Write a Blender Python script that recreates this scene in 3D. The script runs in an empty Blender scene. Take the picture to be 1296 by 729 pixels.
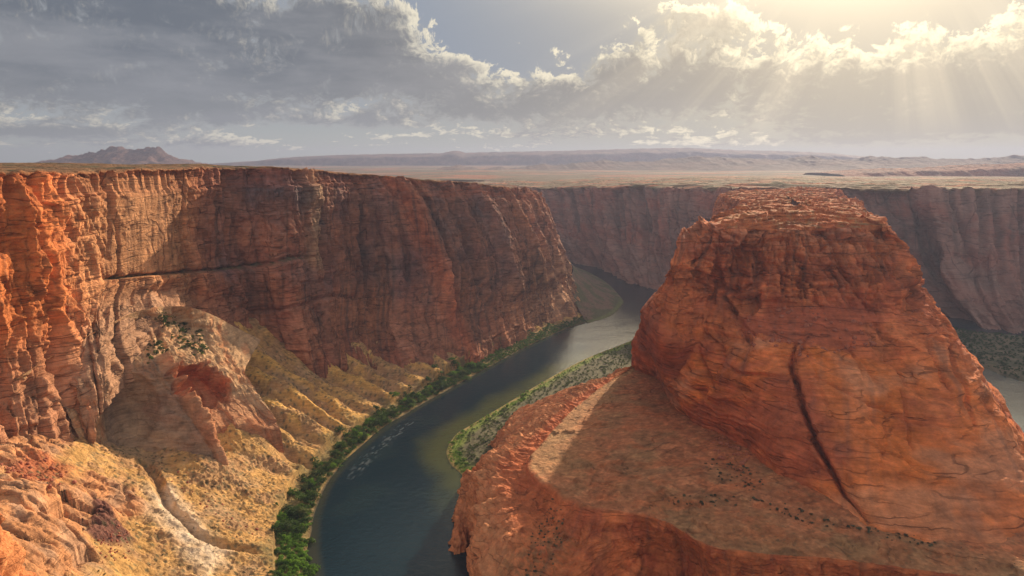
import bpy, math, random
import numpy as np
from mathutils import Vector

# ------------------------------------------------------------------ setup
random.seed(7)
rng = np.random.default_rng(7)
SC = bpy.context.scene
COL = SC.collection
R = math.radians

CAM_Z = 300.0
FPX = 892.0                      # focal length in photo pixels (1296 wide)
PITCH = R(10.3)
SUN_AZ = R(26.4)                 # clockwise from +Y (the view direction) towards +X
SUN_EL = R(18.0)
SUN_DIR = np.array([math.sin(SUN_AZ)*math.cos(SUN_EL), math.cos(SUN_AZ)*math.cos(SUN_EL), math.sin(SUN_EL)])


def ray(px, py):
    dx = (px-648.0)/FPX
    dy = (364.5-py)/FPX
    return np.array([dx, math.cos(PITCH)+dy*math.sin(PITCH), -math.sin(PITCH)+dy*math.cos(PITCH)])


def pz(px, py, z):
    """measured point of the photo at height z"""
    d = ray(px, py)
    t = (z-CAM_Z)/d[2]
    return np.array([d[0]*t, d[1]*t, z])


def py_(px, py, Y):
    """measured point of the photo at distance Y"""
    d = ray(px, py)
    t = Y/d[1]
    return np.array([d[0]*t, Y, CAM_Z+d[2]*t])


def V3(x, y, z):
    return np.array([x, y, z], np.float32)


# ------------------------------------------------------------------ numpy noise
_perm = np.random.default_rng(11).permutation(256).astype(np.int32)
_perm = np.concatenate([_perm, _perm, _perm])
_gr = np.random.default_rng(12).normal(size=(256, 3)).astype(np.float32)
_gr /= np.linalg.norm(_gr, axis=1)[:, None]


_gx, _gy, _gz = [np.ascontiguousarray(_gr[:, i]) for i in range(3)]
_g2 = np.random.default_rng(13).uniform(0, 2*math.pi, 256).astype(np.float32)
_g2x, _g2y = np.cos(_g2), np.sin(_g2)


def _fade(t):
    return t*t*t*(t*(t*6-15)+10)


def perlin(x, y, z=0.0):
    x = np.asarray(x, np.float32)
    y = np.asarray(y, np.float32)
    z = np.asarray(z, np.float32)
    if z.ndim == 0 or y.ndim == 0 or x.ndim == 0:
        # one coordinate is constant: plane noise
        if z.ndim == 0:
            p, q, k = x, y, z
        elif y.ndim == 0:
            p, q, k = x, z, y
        else:
            p, q, k = y, z, x
        off = int(abs(float(k))*37.7) & 255
        if p.shape != q.shape:
            p, q = np.broadcast_arrays(p, q)
        fi, fj = np.floor(p), np.floor(q)
        u, v = p-fi, q-fj
        i = fi.astype(np.int32) & 255
        j = (fj.astype(np.int32)+off) & 255
        wu, wv = _fade(u), _fade(v)
        a0 = _perm[i]
        a1 = _perm[i+1]
        h00, h01, h10, h11 = _perm[a0+j], _perm[a0+j+1], _perm[a1+j], _perm[a1+j+1]
        n00 = _g2x[h00]*u+_g2y[h00]*v
        n10 = _g2x[h10]*(u-1)+_g2y[h10]*v
        n01 = _g2x[h01]*u+_g2y[h01]*(v-1)
        n11 = _g2x[h11]*(u-1)+_g2y[h11]*(v-1)
        m0 = n00+wu*(n10-n00)
        m1 = n01+wu*(n11-n01)
        return (m0+wv*(m1-m0))*1.35
    x, y, z = np.broadcast_arrays(x, y, z)
    xi = np.floor(x)
    yi = np.floor(y)
    zi = np.floor(z)
    xf, yf, zf = x-xi, y-yi, z-zi
    xi = xi.astype(np.int32) & 255
    yi = yi.astype(np.int32) & 255
    zi = zi.astype(np.int32) & 255
    u, v, w = _fade(xf), _fade(yf), _fade(zf)
    res = []
    for a in (0, 1):
        pa = _perm[xi+a]
        row = []
        for b in (0, 1):
            pb = _perm[pa+yi+b]
            h0 = _perm[pb+zi]
            h1 = _perm[pb+zi+1]
            base0 = _gx[h0]*(xf-a)+_gy[h0]*(yf-b)+_gz[h0]*zf
            base1 = _gx[h1]*(xf-a)+_gy[h1]*(yf-b)+_gz[h1]*(zf-1)
            row.append(base0+w*(base1-base0))
        res.append(row[0]+v*(row[1]-row[0]))
    return (res[0]+u*(res[1]-res[0]))*1.5


def fbm(x, y, z=0.0, octv=5, gain=0.5, lac=2.03):
    a, s, o = 1.0, 1.0, 0.0
    for i in range(octv):
        o = o+a*perlin(np.asarray(x)*s+17.3*i, np.asarray(y)*s-9.1*i, np.asarray(z)*s+4.7*i)
        a *= gain
        s *= lac
    return o


def ridged(x, y, z=0.0, octv=4, gain=0.5):
    a, s, o = 1.0, 1.0, 0.0
    for i in range(octv):
        n = 1-np.abs(perlin(np.asarray(x)*s+7.3*i, np.asarray(y)*s+3.1*i, np.asarray(z)*s-5.7*i))*1.6
        o = o+a*n*n
        a *= gain
        s *= 2.1
    return o


def _h(ix, iy, k):
    ix = ix.astype(np.int64)
    iy = iy.astype(np.int64)
    n = (ix*374761393+iy*668265263+k*974711) & 0xffffffff
    n = ((n ^ (n >> 13))*1274126177) & 0xffffffff
    n = n ^ (n >> 16)
    return ((n & 0xffff)/65535.0).astype(np.float32)


def cells(u, v, seed=0):
    """worley cells: random per cell (3 numbers), local offset, distance to the edge"""
    u = np.asarray(u, np.float32)
    v = np.asarray(v, np.float32)
    iu, iv = np.floor(u), np.floor(v)
    d1 = np.full(u.shape, 9e9, np.float32)
    d2 = d1.copy()
    bi = np.zeros(u.shape, np.float32)
    bj = bi.copy()
    du = bi.copy()
    dv = bi.copy()
    for a in (-1, 0, 1):
        for b in (-1, 0, 1):
            ci, cj = iu+a, iv+b
            ox = ci+0.15+0.7*_h(ci, cj, seed)-u
            oy = cj+0.15+0.7*_h(ci, cj, seed+1)-v
            d = ox*ox+oy*oy
            nb = d < d1
            d2 = np.where(nb, d1, np.minimum(d2, d))
            bi = np.where(nb, ci, bi)
            bj = np.where(nb, cj, bj)
            du = np.where(nb, -ox, du)
            dv = np.where(nb, -oy, dv)
            d1 = np.where(nb, d, d1)
    e = np.sqrt(d2)-np.sqrt(d1)
    return (_h(bi, bj, seed+2), _h(bi, bj, seed+3), _h(bi, bj, seed+4), du, dv, e)


def facet(u, v, amp, crack=0.0, cw=0.08, seed=0, tilt=1.0):
    r1, r2, r3, du, dv, e = cells(u, v, seed)
    d = amp*((r1-0.5)+tilt*((r2-0.5)*du*1.6+(r3-0.5)*dv*1.6))
    if crack:
        d = d-crack*np.clip(1-e/cw, 0, 1)
    return d, r1, e


def irr(u, seed):
    """irregular intervals on a line: index, place inside 0..1, width"""
    i = np.floor(u)
    z0 = i*0+7
    def bnd(k):
        return k+.42*(2*_h(k, z0, seed)-1)
    b0, b1 = bnd(i), bnd(i+1)
    k = np.where(u < b0, i-1, np.where(u >= b1, i+1, i))
    lo, hi = bnd(k), bnd(k+1)
    return k, (u-lo)/(hi-lo), hi-lo


def blocks(S, Z, ws, hz, seed, amp, tilt=.8, round_=.35, e0=1.0, crack=0.0, cw=.8):
    """jointed rock: columns between vertical joints, broken by beds; each block has its own setback and turn"""
    kt, tt, wt = irr(Z/hz, seed)
    kc, tc, wc = irr(S/ws+_h(kt, kt*0+1, seed+5)*9.7, seed+1)
    r1 = _h(kc, kt, seed+2)
    r2 = _h(kc, kt, seed+3)
    r3 = _h(kc, kt, seed+4)
    d = amp*((r1-.5)+tilt*(r2-.5)*2*(tc-.5)+.4*(r3-.5)*2*(tt-.5))
    ec = np.minimum(tc, 1-tc)*wc*ws
    et = np.minimum(tt, 1-tt)*wt*hz
    e = np.minimum(ec, et*1.6)
    d = d-amp*round_*np.exp(-e/e0)
    if crack:
        d = d-crack*np.clip(1-ec/cw, 0, 1)*(_h(kc, kt, seed+6) > .35)
    return d.astype(np.float32), r1, ec


def ss(a, b, x):
    t = np.clip((np.asarray(x)-a)/(b-a), 0, 1)
    return t*t*(3-2*t)


def steps(x, seed, sharp=0.25):
    """irregular stair of bedding ledges: value rises 0..1 inside each bed then the next bed jumps"""
    i = np.floor(x)
    f = x-i
    r0 = _h(i, i*0+3, seed)
    r1 = _h(i+1, i*0+3, seed)
    return r0+(r1-r0)*ss(1-sharp, 1, f)


def lerp(a, b, t):
    return a+(b-a)*t


def mixc(c, col, m):
    """blend colour array c (..,3) to col by mask m"""
    return c+(np.asarray(col, np.float32)-c)*np.asarray(m)[..., None]


# ------------------------------------------------------------------ lofts and meshes
def pchip(t, y, tq):
    """monotone cubic interpolation along axis 0; y (n,...)"""
    t = np.asarray(t, float)
    y = np.asarray(y, float)
    h = np.diff(t)
    sh = (len(h),)+(1,)*(y.ndim-1)
    dl = np.diff(y, axis=0)/h.reshape(sh)
    d = np.zeros_like(y)
    if len(t) > 2:
        w1 = (2*h[1:]+h[:-1]).reshape((-1,)+(1,)*(y.ndim-1))
        w2 = (h[1:]+2*h[:-1]).reshape((-1,)+(1,)*(y.ndim-1))
        a, b = dl[:-1], dl[1:]
        ok = a*b > 0
        with np.errstate(divide='ignore', invalid='ignore'):
            m = (w1+w2)/(w1/a+w2/b)
        d[1:-1] = np.where(ok, m, 0)
    d[0] = dl[0]
    d[-1] = dl[-1]
    k = np.clip(np.searchsorted(t, tq, side='right')-1, 0, len(h)-1)
    hq = h[k]
    s = (tq-t[k])/hq
    sq = s.reshape((-1,)+(1,)*(y.ndim-1))
    hq = hq.reshape(sq.shape)
    return ((1+2*sq)*(1-sq)**2*y[k]+sq*(1-sq)**2*hq*d[k]+sq*sq*(3-2*sq)*y[k+1]+sq*sq*(sq-1)*hq*d[k+1])


def catmull(t, y, tq):
    t = np.asarray(t, float)
    y = np.asarray(y, float)
    d = np.zeros_like(y)
    h = np.diff(t).reshape((-1,)+(1,)*(y.ndim-1))
    dl = np.diff(y, axis=0)/h
    d[1:-1] = (dl[:-1]*h[1:]+dl[1:]*h[:-1])/(h[1:]+h[:-1])
    d[0], d[-1] = dl[0], dl[-1]
    k = np.clip(np.searchsorted(t, tq, side='right')-1, 0, len(t)-2)
    hq = np.diff(t)[k].reshape((-1,)+(1,)*(y.ndim-1))
    s = ((tq-t[k]).reshape(hq.shape))/hq
    return ((1+2*s)*(1-s)**2*y[k]+s*(1-s)**2*hq*d[k]+s*s*(3-2*s)*y[k+1]+s*s*(s-1)*hq*d[k+1])


def loft(C, stp, ref_row, rows, smooth=0.85):
    """C[ns][nr] control net. stp: metres between stations along ref_row;
    rows: list of (sub-divisions) between successive control rows.
    returns P (S, V, 3), arc length s (S,), row coordinate r (V,)"""
    C = np.array(C, float)
    ns, nr = C.shape[:2]
    seg = np.linalg.norm(np.diff(C[:, ref_row], axis=0), axis=1)
    t = np.concatenate([[0], np.cumsum(seg)])
    n = max(2, int(t[-1]/stp))
    tq = np.linspace(0, t[-1], n)
    A = catmull(t, C, tq)
    Bm = pchip(t, C, tq)
    A = smooth*(0.5*A+0.5*Bm)+(1-smooth)*np.stack(
        [np.stack([np.interp(tq, t, C[:, i, j]) for j in range(3)], -1) for i in range(nr)], 1)
    rr = [np.linspace(i, i+1, rows[i], endpoint=False) for i in range(nr-1)]
    rq = np.concatenate(rr+[[nr-1]])
    At = np.swapaxes(A, 0, 1)
    rt = np.arange(nr).astype(float)
    P = 0.5*pchip(rt, At, rq)
    k = np.clip(rq.astype(int), 0, nr-2)
    f = (rq-k)[:, None, None]
    P = P+0.5*(At[k]*(1-f)+At[k+1]*f)
    return np.swapaxes(P, 0, 1).astype(np.float32).copy(), tq.astype(np.float32), rq.astype(np.float32)


def normals(P):
    du = np.gradient(P, axis=0)
    dv = np.gradient(P, axis=1)
    n = np.cross(du, dv)
    return n/np.maximum(np.linalg.norm(n, axis=-1, keepdims=True), 1e-9)


def grid_mesh(name, P, alb, mat, flip=False, smooth=True, extra=None):
    a, b = P.shape[:2]
    me = bpy.data.meshes.new(name)
    me.vertices.add(a*b)
    me.vertices.foreach_set('co', np.ascontiguousarray(P.reshape(-1), np.float32))
    i = (np.arange(a-1)[:, None]*b+np.arange(b-1)[None, :]).reshape(-1)
    q = np.stack([i, i+b, i+b+1, i+1] if not flip else [i, i+1, i+b+1, i+b], 1).astype(np.int32)
    nf = len(q)
    me.loops.add(nf*4)
    me.loops.foreach_set('vertex_index', q.reshape(-1))
    me.polygons.add(nf)
    me.polygons.foreach_set('loop_start', (np.arange(nf)*4).astype(np.int32))
    me.polygons.foreach_set('loop_total', np.full(nf, 4, np.int32))
    me.polygons.foreach_set('use_smooth', np.full(nf, smooth))
    if alb is not None:
        at = me.attributes.new('alb', 'FLOAT_COLOR', 'POINT')
        c = np.ones((a*b, 4), np.float32)
        c[:, :3] = np.clip(alb.reshape(-1, 3), 0.004, 0.9)
        at.data.foreach_set('color', c.reshape(-1))
    me.update(calc_edges=True)
    me.validate()
    me.materials.append(mat)
    o = bpy.data.objects.new(name, me)
    COL.objects.link(o)
    return o


def tri_mesh(name, Vt, F, mat, smooth=False, alb=None):
    me = bpy.data.meshes.new(name)
    me.from_pydata([tuple(v) for v in Vt], [], [tuple(int(i) for i in f) for f in F])
    if smooth:
        me.polygons.foreach_set('use_smooth', np.full(len(me.polygons), True))
    if alb is not None:
        at = me.attributes.new('alb', 'FLOAT_COLOR', 'POINT')
        c = np.ones((len(Vt), 4), np.float32)
        c[:, :3] = alb
        at.data.foreach_set('color', c.reshape(-1))
    me.update()
    me.materials.append(mat)
    return me


def tag(o, label, cat, group=None, kind=None):
    o['label'] = label
    o['category'] = cat
    if group:
        o['group'] = group
    if kind:
        o['kind'] = kind
    return o


# ------------------------------------------------------------------ materials
def nodes_of(name):
    m = bpy.data.materials.new(name)
    m.use_nodes = True
    nt = m.node_tree
    b = nt.nodes.get('Principled BSDF')
    return m, nt, b


def rock_material(name, grain=1.0, bump=1.0, bed=1.0, rough=0.92, sat=1.06, lines=1.0, crisp=1.0, joints=1.0):
    m, nt, b = nodes_of(name)
    N, Lk = nt.nodes, nt.links
    geo = N.new('ShaderNodeNewGeometry')
    att = N.new('ShaderNodeAttribute')
    att.attribute_name = 'alb'
    # blotches
    n1 = N.new('ShaderNodeTexNoise')
    n1.inputs['Scale'].default_value = 0.09*grain
    n1.inputs['Detail'].default_value = 9
    n1.inputs['Roughness'].default_value = 0.68
    Lk.new(geo.outputs['Position'], n1.inputs['Vector'])
    r1 = N.new('ShaderNodeMapRange')
    r1.inputs['From Min'].default_value = 0.3
    r1.inputs['From Max'].default_value = 0.7
    r1.inputs['To Min'].default_value = 0.62
    r1.inputs['To Max'].default_value = 1.38
    Lk.new(n1.outputs['Fac'], r1.inputs['Value'])
    # bedding lines: noise squeezed vertically
    mp = N.new('ShaderNodeMapping')
    mp.inputs['Scale'].default_value = (0.03, 0.03, 0.55)
    mp.inputs['Rotation'].default_value = (R(4), R(-5), 0)
    Lk.new(geo.outputs['Position'], mp.inputs['Vector'])
    n2 = N.new('ShaderNodeTexNoise')
    n2.inputs['Scale'].default_value = 1.0
    n2.inputs['Detail'].default_value = 6
    n2.inputs['Roughness'].default_value = 0.65
    n2.inputs['Distortion'].default_value = 0.4
    Lk.new(mp.outputs['Vector'], n2.inputs['Vector'])
    r2 = N.new('ShaderNodeMapRange')
    r2.inputs['From Min'].default_value = 0.3
    r2.inputs['From Max'].default_value = 0.7
    r2.inputs['To Min'].default_value = 1-0.24*bed
    r2.inputs['To Max'].default_value = 1+0.24*bed
    Lk.new(n2.outputs['Fac'], r2.inputs['Value'])
    mu = N.new('ShaderNodeMath')
    mu.operation = 'MULTIPLY'
    Lk.new(r1.outputs['Result'], mu.inputs[0])
    Lk.new(r2.outputs['Result'], mu.inputs[1])
    # thin dark partings: level lines of noise stretched along the beds, and a few steep joints
    def partings(scale, rot, times, lo, hi, seed, det):
        m_ = N.new('ShaderNodeMapping')
        m_.inputs['Scale'].default_value = tuple(v*lines for v in scale)
        m_.inputs['Rotation'].default_value = rot
        m_.inputs['Location'].default_value = (seed, seed*2.1, seed*.7)
        Lk.new(geo.outputs['Position'], m_.inputs['Vector'])
        t_ = N.new('ShaderNodeTexNoise')
        t_.inputs['Scale'].default_value = 1.0
        t_.inputs['Detail'].default_value = det
        t_.inputs['Roughness'].default_value = 0.42
        t_.inputs['Distortion'].default_value = 0.12
        Lk.new(m_.outputs['Vector'], t_.inputs['Vector'])
        p_ = N.new('ShaderNodeMath')
        p_.operation = 'PINGPONG'
        p_.inputs[1].default_value = 0.5/times
        Lk.new(t_.outputs['Fac'], p_.inputs[0])
        r_ = N.new('ShaderNodeMapRange')
        r_.interpolation_type = 'SMOOTHSTEP'
        r_.inputs['From Min'].default_value = lo/times
        r_.inputs['From Max'].default_value = hi/times
        r_.inputs['To Min'].default_value = 1.0
        r_.inputs['To Max'].default_value = 0.0
        Lk.new(p_.outputs['Value'], r_.inputs['Value'])
        k_ = N.new('ShaderNodeTexNoise')
        k_.inputs['Detail'].default_value = 4
        Lk.new(m_.outputs['Vector'], k_.inputs['Vector'])
        k_.inputs['Scale'].default_value = 2.2
        kr = N.new('ShaderNodeMapRange')
        kr.inputs['From Min'].default_value = 0.38
        kr.inputs['From Max'].default_value = 0.60
        Lk.new(k_.outputs['Fac'], kr.inputs['Value'])
        o_ = N.new('ShaderNodeMath')
        o_.operation = 'MULTIPLY'
        Lk.new(r_.outputs['Result'], o_.inputs[0])
        Lk.new(kr.outputs['Result'], o_.inputs[1])
        return o_.outputs['Value']
    la = partings((.011, .011, .085), (R(5), R(-7), 0), 9, .02, .11, 1.3, 4)
    lb = partings((.026, .026, .0062), (R(8), R(12), R(25)), 4, .010, .042, 7.7, 2.5)
    lj = N.new('ShaderNodeMath')
    lj.operation = 'MULTIPLY'
    lj.inputs[1].default_value = joints
    Lk.new(lb, lj.inputs[0])
    mxl = N.new('ShaderNodeMath')
    mxl.operation = 'MAXIMUM'
    Lk.new(la, mxl.inputs[0])
    Lk.new(lj.outputs['Value'], mxl.inputs[1])
    ln = N.new('ShaderNodeMath')
    ln.operation = 'MULTIPLY_ADD'
    ln.inputs[1].default_value = -0.5*crisp
    ln.inputs[2].default_value = 1.0
    Lk.new(mxl.outputs['Value'], ln.inputs[0])
    mu2 = N.new('ShaderNodeMath')
    mu2.operation = 'MULTIPLY'
    Lk.new(mu.outputs['Value'], mu2.inputs[0])
    Lk.new(ln.outputs['Value'], mu2.inputs[1])
    mu = mu2
    vm = N.new('ShaderNodeVectorMath')
    vm.operation = 'SCALE'
    Lk.new(att.outputs['Color'], vm.inputs[0])
    Lk.new(mu.outputs['Value'], vm.inputs['Scale'])
    hs = N.new('ShaderNodeHueSaturation')
    hs.inputs['Saturation'].default_value = sat
    Lk.new(vm.outputs['Vector'], hs.inputs['Color'])
    Lk.new(hs.outputs['Color'], b.inputs['Base Color'])
    b.inputs['Roughness'].default_value = rough
    b.inputs['Specular IOR Level'].default_value = 0.15
    # bump
    n3 = N.new('ShaderNodeTexNoise')
    n3.inputs['Scale'].default_value = 0.28*grain
    n3.inputs['Detail'].default_value = 10
    n3.inputs['Roughness'].default_value = 0.62
    Lk.new(geo.outputs['Position'], n3.inputs['Vector'])
    ad = N.new('ShaderNodeMath')
    ad.operation = 'MULTIPLY_ADD'
    ad.inputs[1].default_value = 0.55*bed
    Lk.new(n2.outputs['Fac'], ad.inputs[0])
    Lk.new(n3.outputs['Fac'], ad.inputs[2])
    bp = N.new('ShaderNodeBump')
    bp.inputs['Strength'].default_value = 0.9
    bp.inputs['Distance'].default_value = 2.6*bump
    ad2 = N.new('ShaderNodeMath')
    ad2.operation = 'MULTIPLY_ADD'
    ad2.inputs[1].default_value = -0.6*crisp
    Lk.new(mxl.outputs['Value'], ad2.inputs[0])
    Lk.new(ad.outputs['Value'], ad2.inputs[2])
    Lk.new(ad2.outputs['Value'], bp.inputs['Height'])
    Lk.new(bp.outputs['Normal'], b.inputs['Normal'])
    return m


M_ROCK = rock_material('sandstone', 1.0, 1.0, 1.0)
M_SLICK = rock_material('slickrock', 1.2, 0.7, 0.9, lines=1.3, crisp=.45, joints=.5)
M_BUTTE = rock_material('butte_sandstone', 1.0, 1.0, 1.0, lines=.95, crisp=.85, joints=0.0)
M_SAND = rock_material('sandy_ground', 3.0, 0.35, 0.3, crisp=0.0)
M_TERR = rock_material('gravel_terrace', 1.6, 0.6, 0.6, lines=1.3, crisp=.7, joints=.3)
M_FAR = rock_material('distant_rock', 0.12, 6.0, 0.6, lines=.4, crisp=.55)


def leaf_material(name, c0, c1):
    m, nt, b = nodes_of(name)
    N, Lk = nt.nodes, nt.links
    geo = N.new('ShaderNodeNewGeometry')
    oi = N.new('ShaderNodeObjectInfo')
    n = N.new('ShaderNodeTexNoise')
    n.inputs['Scale'].default_value = 0.6
    n.inputs['Detail'].default_value = 4
    Lk.new(geo.outputs['Position'], n.inputs['Vector'])
    ad = N.new('ShaderNodeMath')
    ad.operation = 'ADD'
    Lk.new(n.outputs['Fac'], ad.inputs[0])
    s = N.new('ShaderNodeMath')
    s.operation = 'MULTIPLY_ADD'
    s.inputs[1].default_value = 0.7
    s.inputs[2].default_value = -0.35
    Lk.new(oi.outputs['Random'], s.inputs[0])
    Lk.new(s.outputs['Value'], ad.inputs[1])
    cr = N.new('ShaderNodeValToRGB')
    cr.color_ramp.elements[0].position = 0.2
    cr.color_ramp.elements[1].position = 0.8
    cr.color_ramp.elements[0].color = (*c0, 1)
    cr.color_ramp.elements[1].color = (*c1, 1)
    Lk.new(ad.outputs['Value'], cr.inputs['Fac'])
    Lk.new(cr.outputs['Color'], b.inputs['Base Color'])
    b.inputs['Roughness'].default_value = 0.7
    b.inputs['Specular IOR Level'].default_value = 0.2
    tr = N.new('ShaderNodeBsdfTranslucent')
    Lk.new(cr.outputs['Color'], tr.inputs['Color'])
    mx = N.new('ShaderNodeMixShader')
    mx.inputs['Fac'].default_value = 0.35
    out = nt.nodes['Material Output']
    Lk.new(b.outputs['BSDF'], mx.inputs[1])
    Lk.new(tr.outputs['BSDF'], mx.inputs[2])
    Lk.new(mx.outputs['Shader'], out.inputs['Surface'])
    return m


M_LEAF = leaf_material('tamarisk_leaves', (0.035, 0.075, 0.016), (0.10, 0.17, 0.035))
M_WILLOW = leaf_material('willow_leaves', (0.09, 0.19, 0.02), (0.18, 0.32, 0.04))
M_SCRUB = leaf_material('scrub_leaves', (0.10, 0.088, 0.05), (0.20, 0.175, 0.10))
M_GREY = leaf_material('bank_scrub_leaves', (0.065, 0.09, 0.034), (0.155, 0.185, 0.07))
M_DARK = leaf_material('dark_leaves', (0.022, 0.05, 0.014), (0.065, 0.11, 0.028))
M_OLIVE = leaf_material('olive_leaves', (0.07, 0.095, 0.03), (0.15, 0.18, 0.06))

# ------------------------------------------------------------------ palette (albedo)
ORANGE = np.array([0.58, 0.205, 0.09], np.float32)
TAN = np.array([0.50, 0.31, 0.17], np.float32)
RED = np.array([0.47, 0.140, 0.072], np.float32)
DEEP = np.array([0.35, 0.095, 0.056], np.float32)
BROWN = np.array([0.31, 0.165, 0.085], np.float32)
VARN = np.array([0.085, 0.055, 0.045], np.float32)
SANDC = np.array([0.50, 0.30, 0.145], np.float32)
GOLD = np.array([0.60, 0.345, 0.115], np.float32)
PALE = np.array([0.55, 0.43, 0.31], np.float32)
SCRUBC = np.array([0.13, 0.112, 0.06], np.float32)
GREYR = np.array([0.36, 0.25, 0.18], np.float32)


# ================================================================== RIVER BANK OUTLINES (measured)
def dist_poly(X, Y, pts, closed=False):
    """distance to a polyline and signed side (positive on the left of travel)"""
    pts = np.asarray(pts, float)[:, :2]
    n = len(pts)
    best = np.full(X.shape, 9e9)
    side = np.zeros(X.shape)
    along = np.zeros(X.shape)
    acc = 0
    for i in range(n if closed else n-1):
        a, b = pts[i], pts[(i+1) % n]
        d = b-a
        L2 = (d**2).sum()
        t = np.clip(((X-a[0])*d[0]+(Y-a[1])*d[1])/L2, 0, 1)
        qx, qy = X-(a[0]+t*d[0]), Y-(a[1]+t*d[1])
        q = qx*qx+qy*qy
        nb = q < best
        best = np.where(nb, q, best)
        side = np.where(nb, d[0]*qy-d[1]*qx, side)
        along = np.where(nb, acc+t*math.sqrt(L2), along)
        acc += math.sqrt(L2)
    return np.sqrt(best), np.sign(side), along


def inside(X, Y, pts):
    pts = np.asarray(pts, float)[:, :2]
    c = np.zeros(X.shape, bool)
    j = len(pts)-1
    for i in range(len(pts)):
        xi, yi = pts[i]
        xj, yj = pts[j]
        if yi != yj:
            k = ((yi > Y) != (yj > Y)) & (X < (xj-xi)*(Y-yi)/(yj-yi)+xi)
            c ^= k
        j = i
    return c


def dens(pts, step=6.0):
    pts = np.asarray(pts, float)
    seg = np.linalg.norm(np.diff(pts[:, :2], axis=0), axis=1)
    t = np.concatenate([[0], np.cumsum(seg)])
    return pchip(t, pts, np.linspace(0, t[-1], max(2, int(t[-1]/step))))


SHORE_L_PX = [(405, 800), (400, 760), (398, 729), (394, 690), (398, 650), (414, 612), (442, 580), (472, 553), (520, 520),
              (570, 492), (622, 463), (690, 428), (742, 408), (768, 402), (782, 392), (786, 380), (772, 366), (742, 351), (716, 339)]
SHORE_L = np.array([V3(-150, 330, 0), V3(-143, 390, 0)]+[pz(x, y, 0.0) for x, y in SHORE_L_PX])
SHORE_R_PX = [(612, 760), (607, 726), (600, 690), (597, 650), (593, 625), (586, 603), (570, 586), (566, 570), (576, 552), (600, 536),
              (640, 512), (690, 482), (740, 455), (800, 431), (830, 418), (845, 405)]
SHORE_R = np.array([pz(x, y, 0.0) for x, y in SHORE_R_PX]+[V3(420, 1330, 0)])


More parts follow.
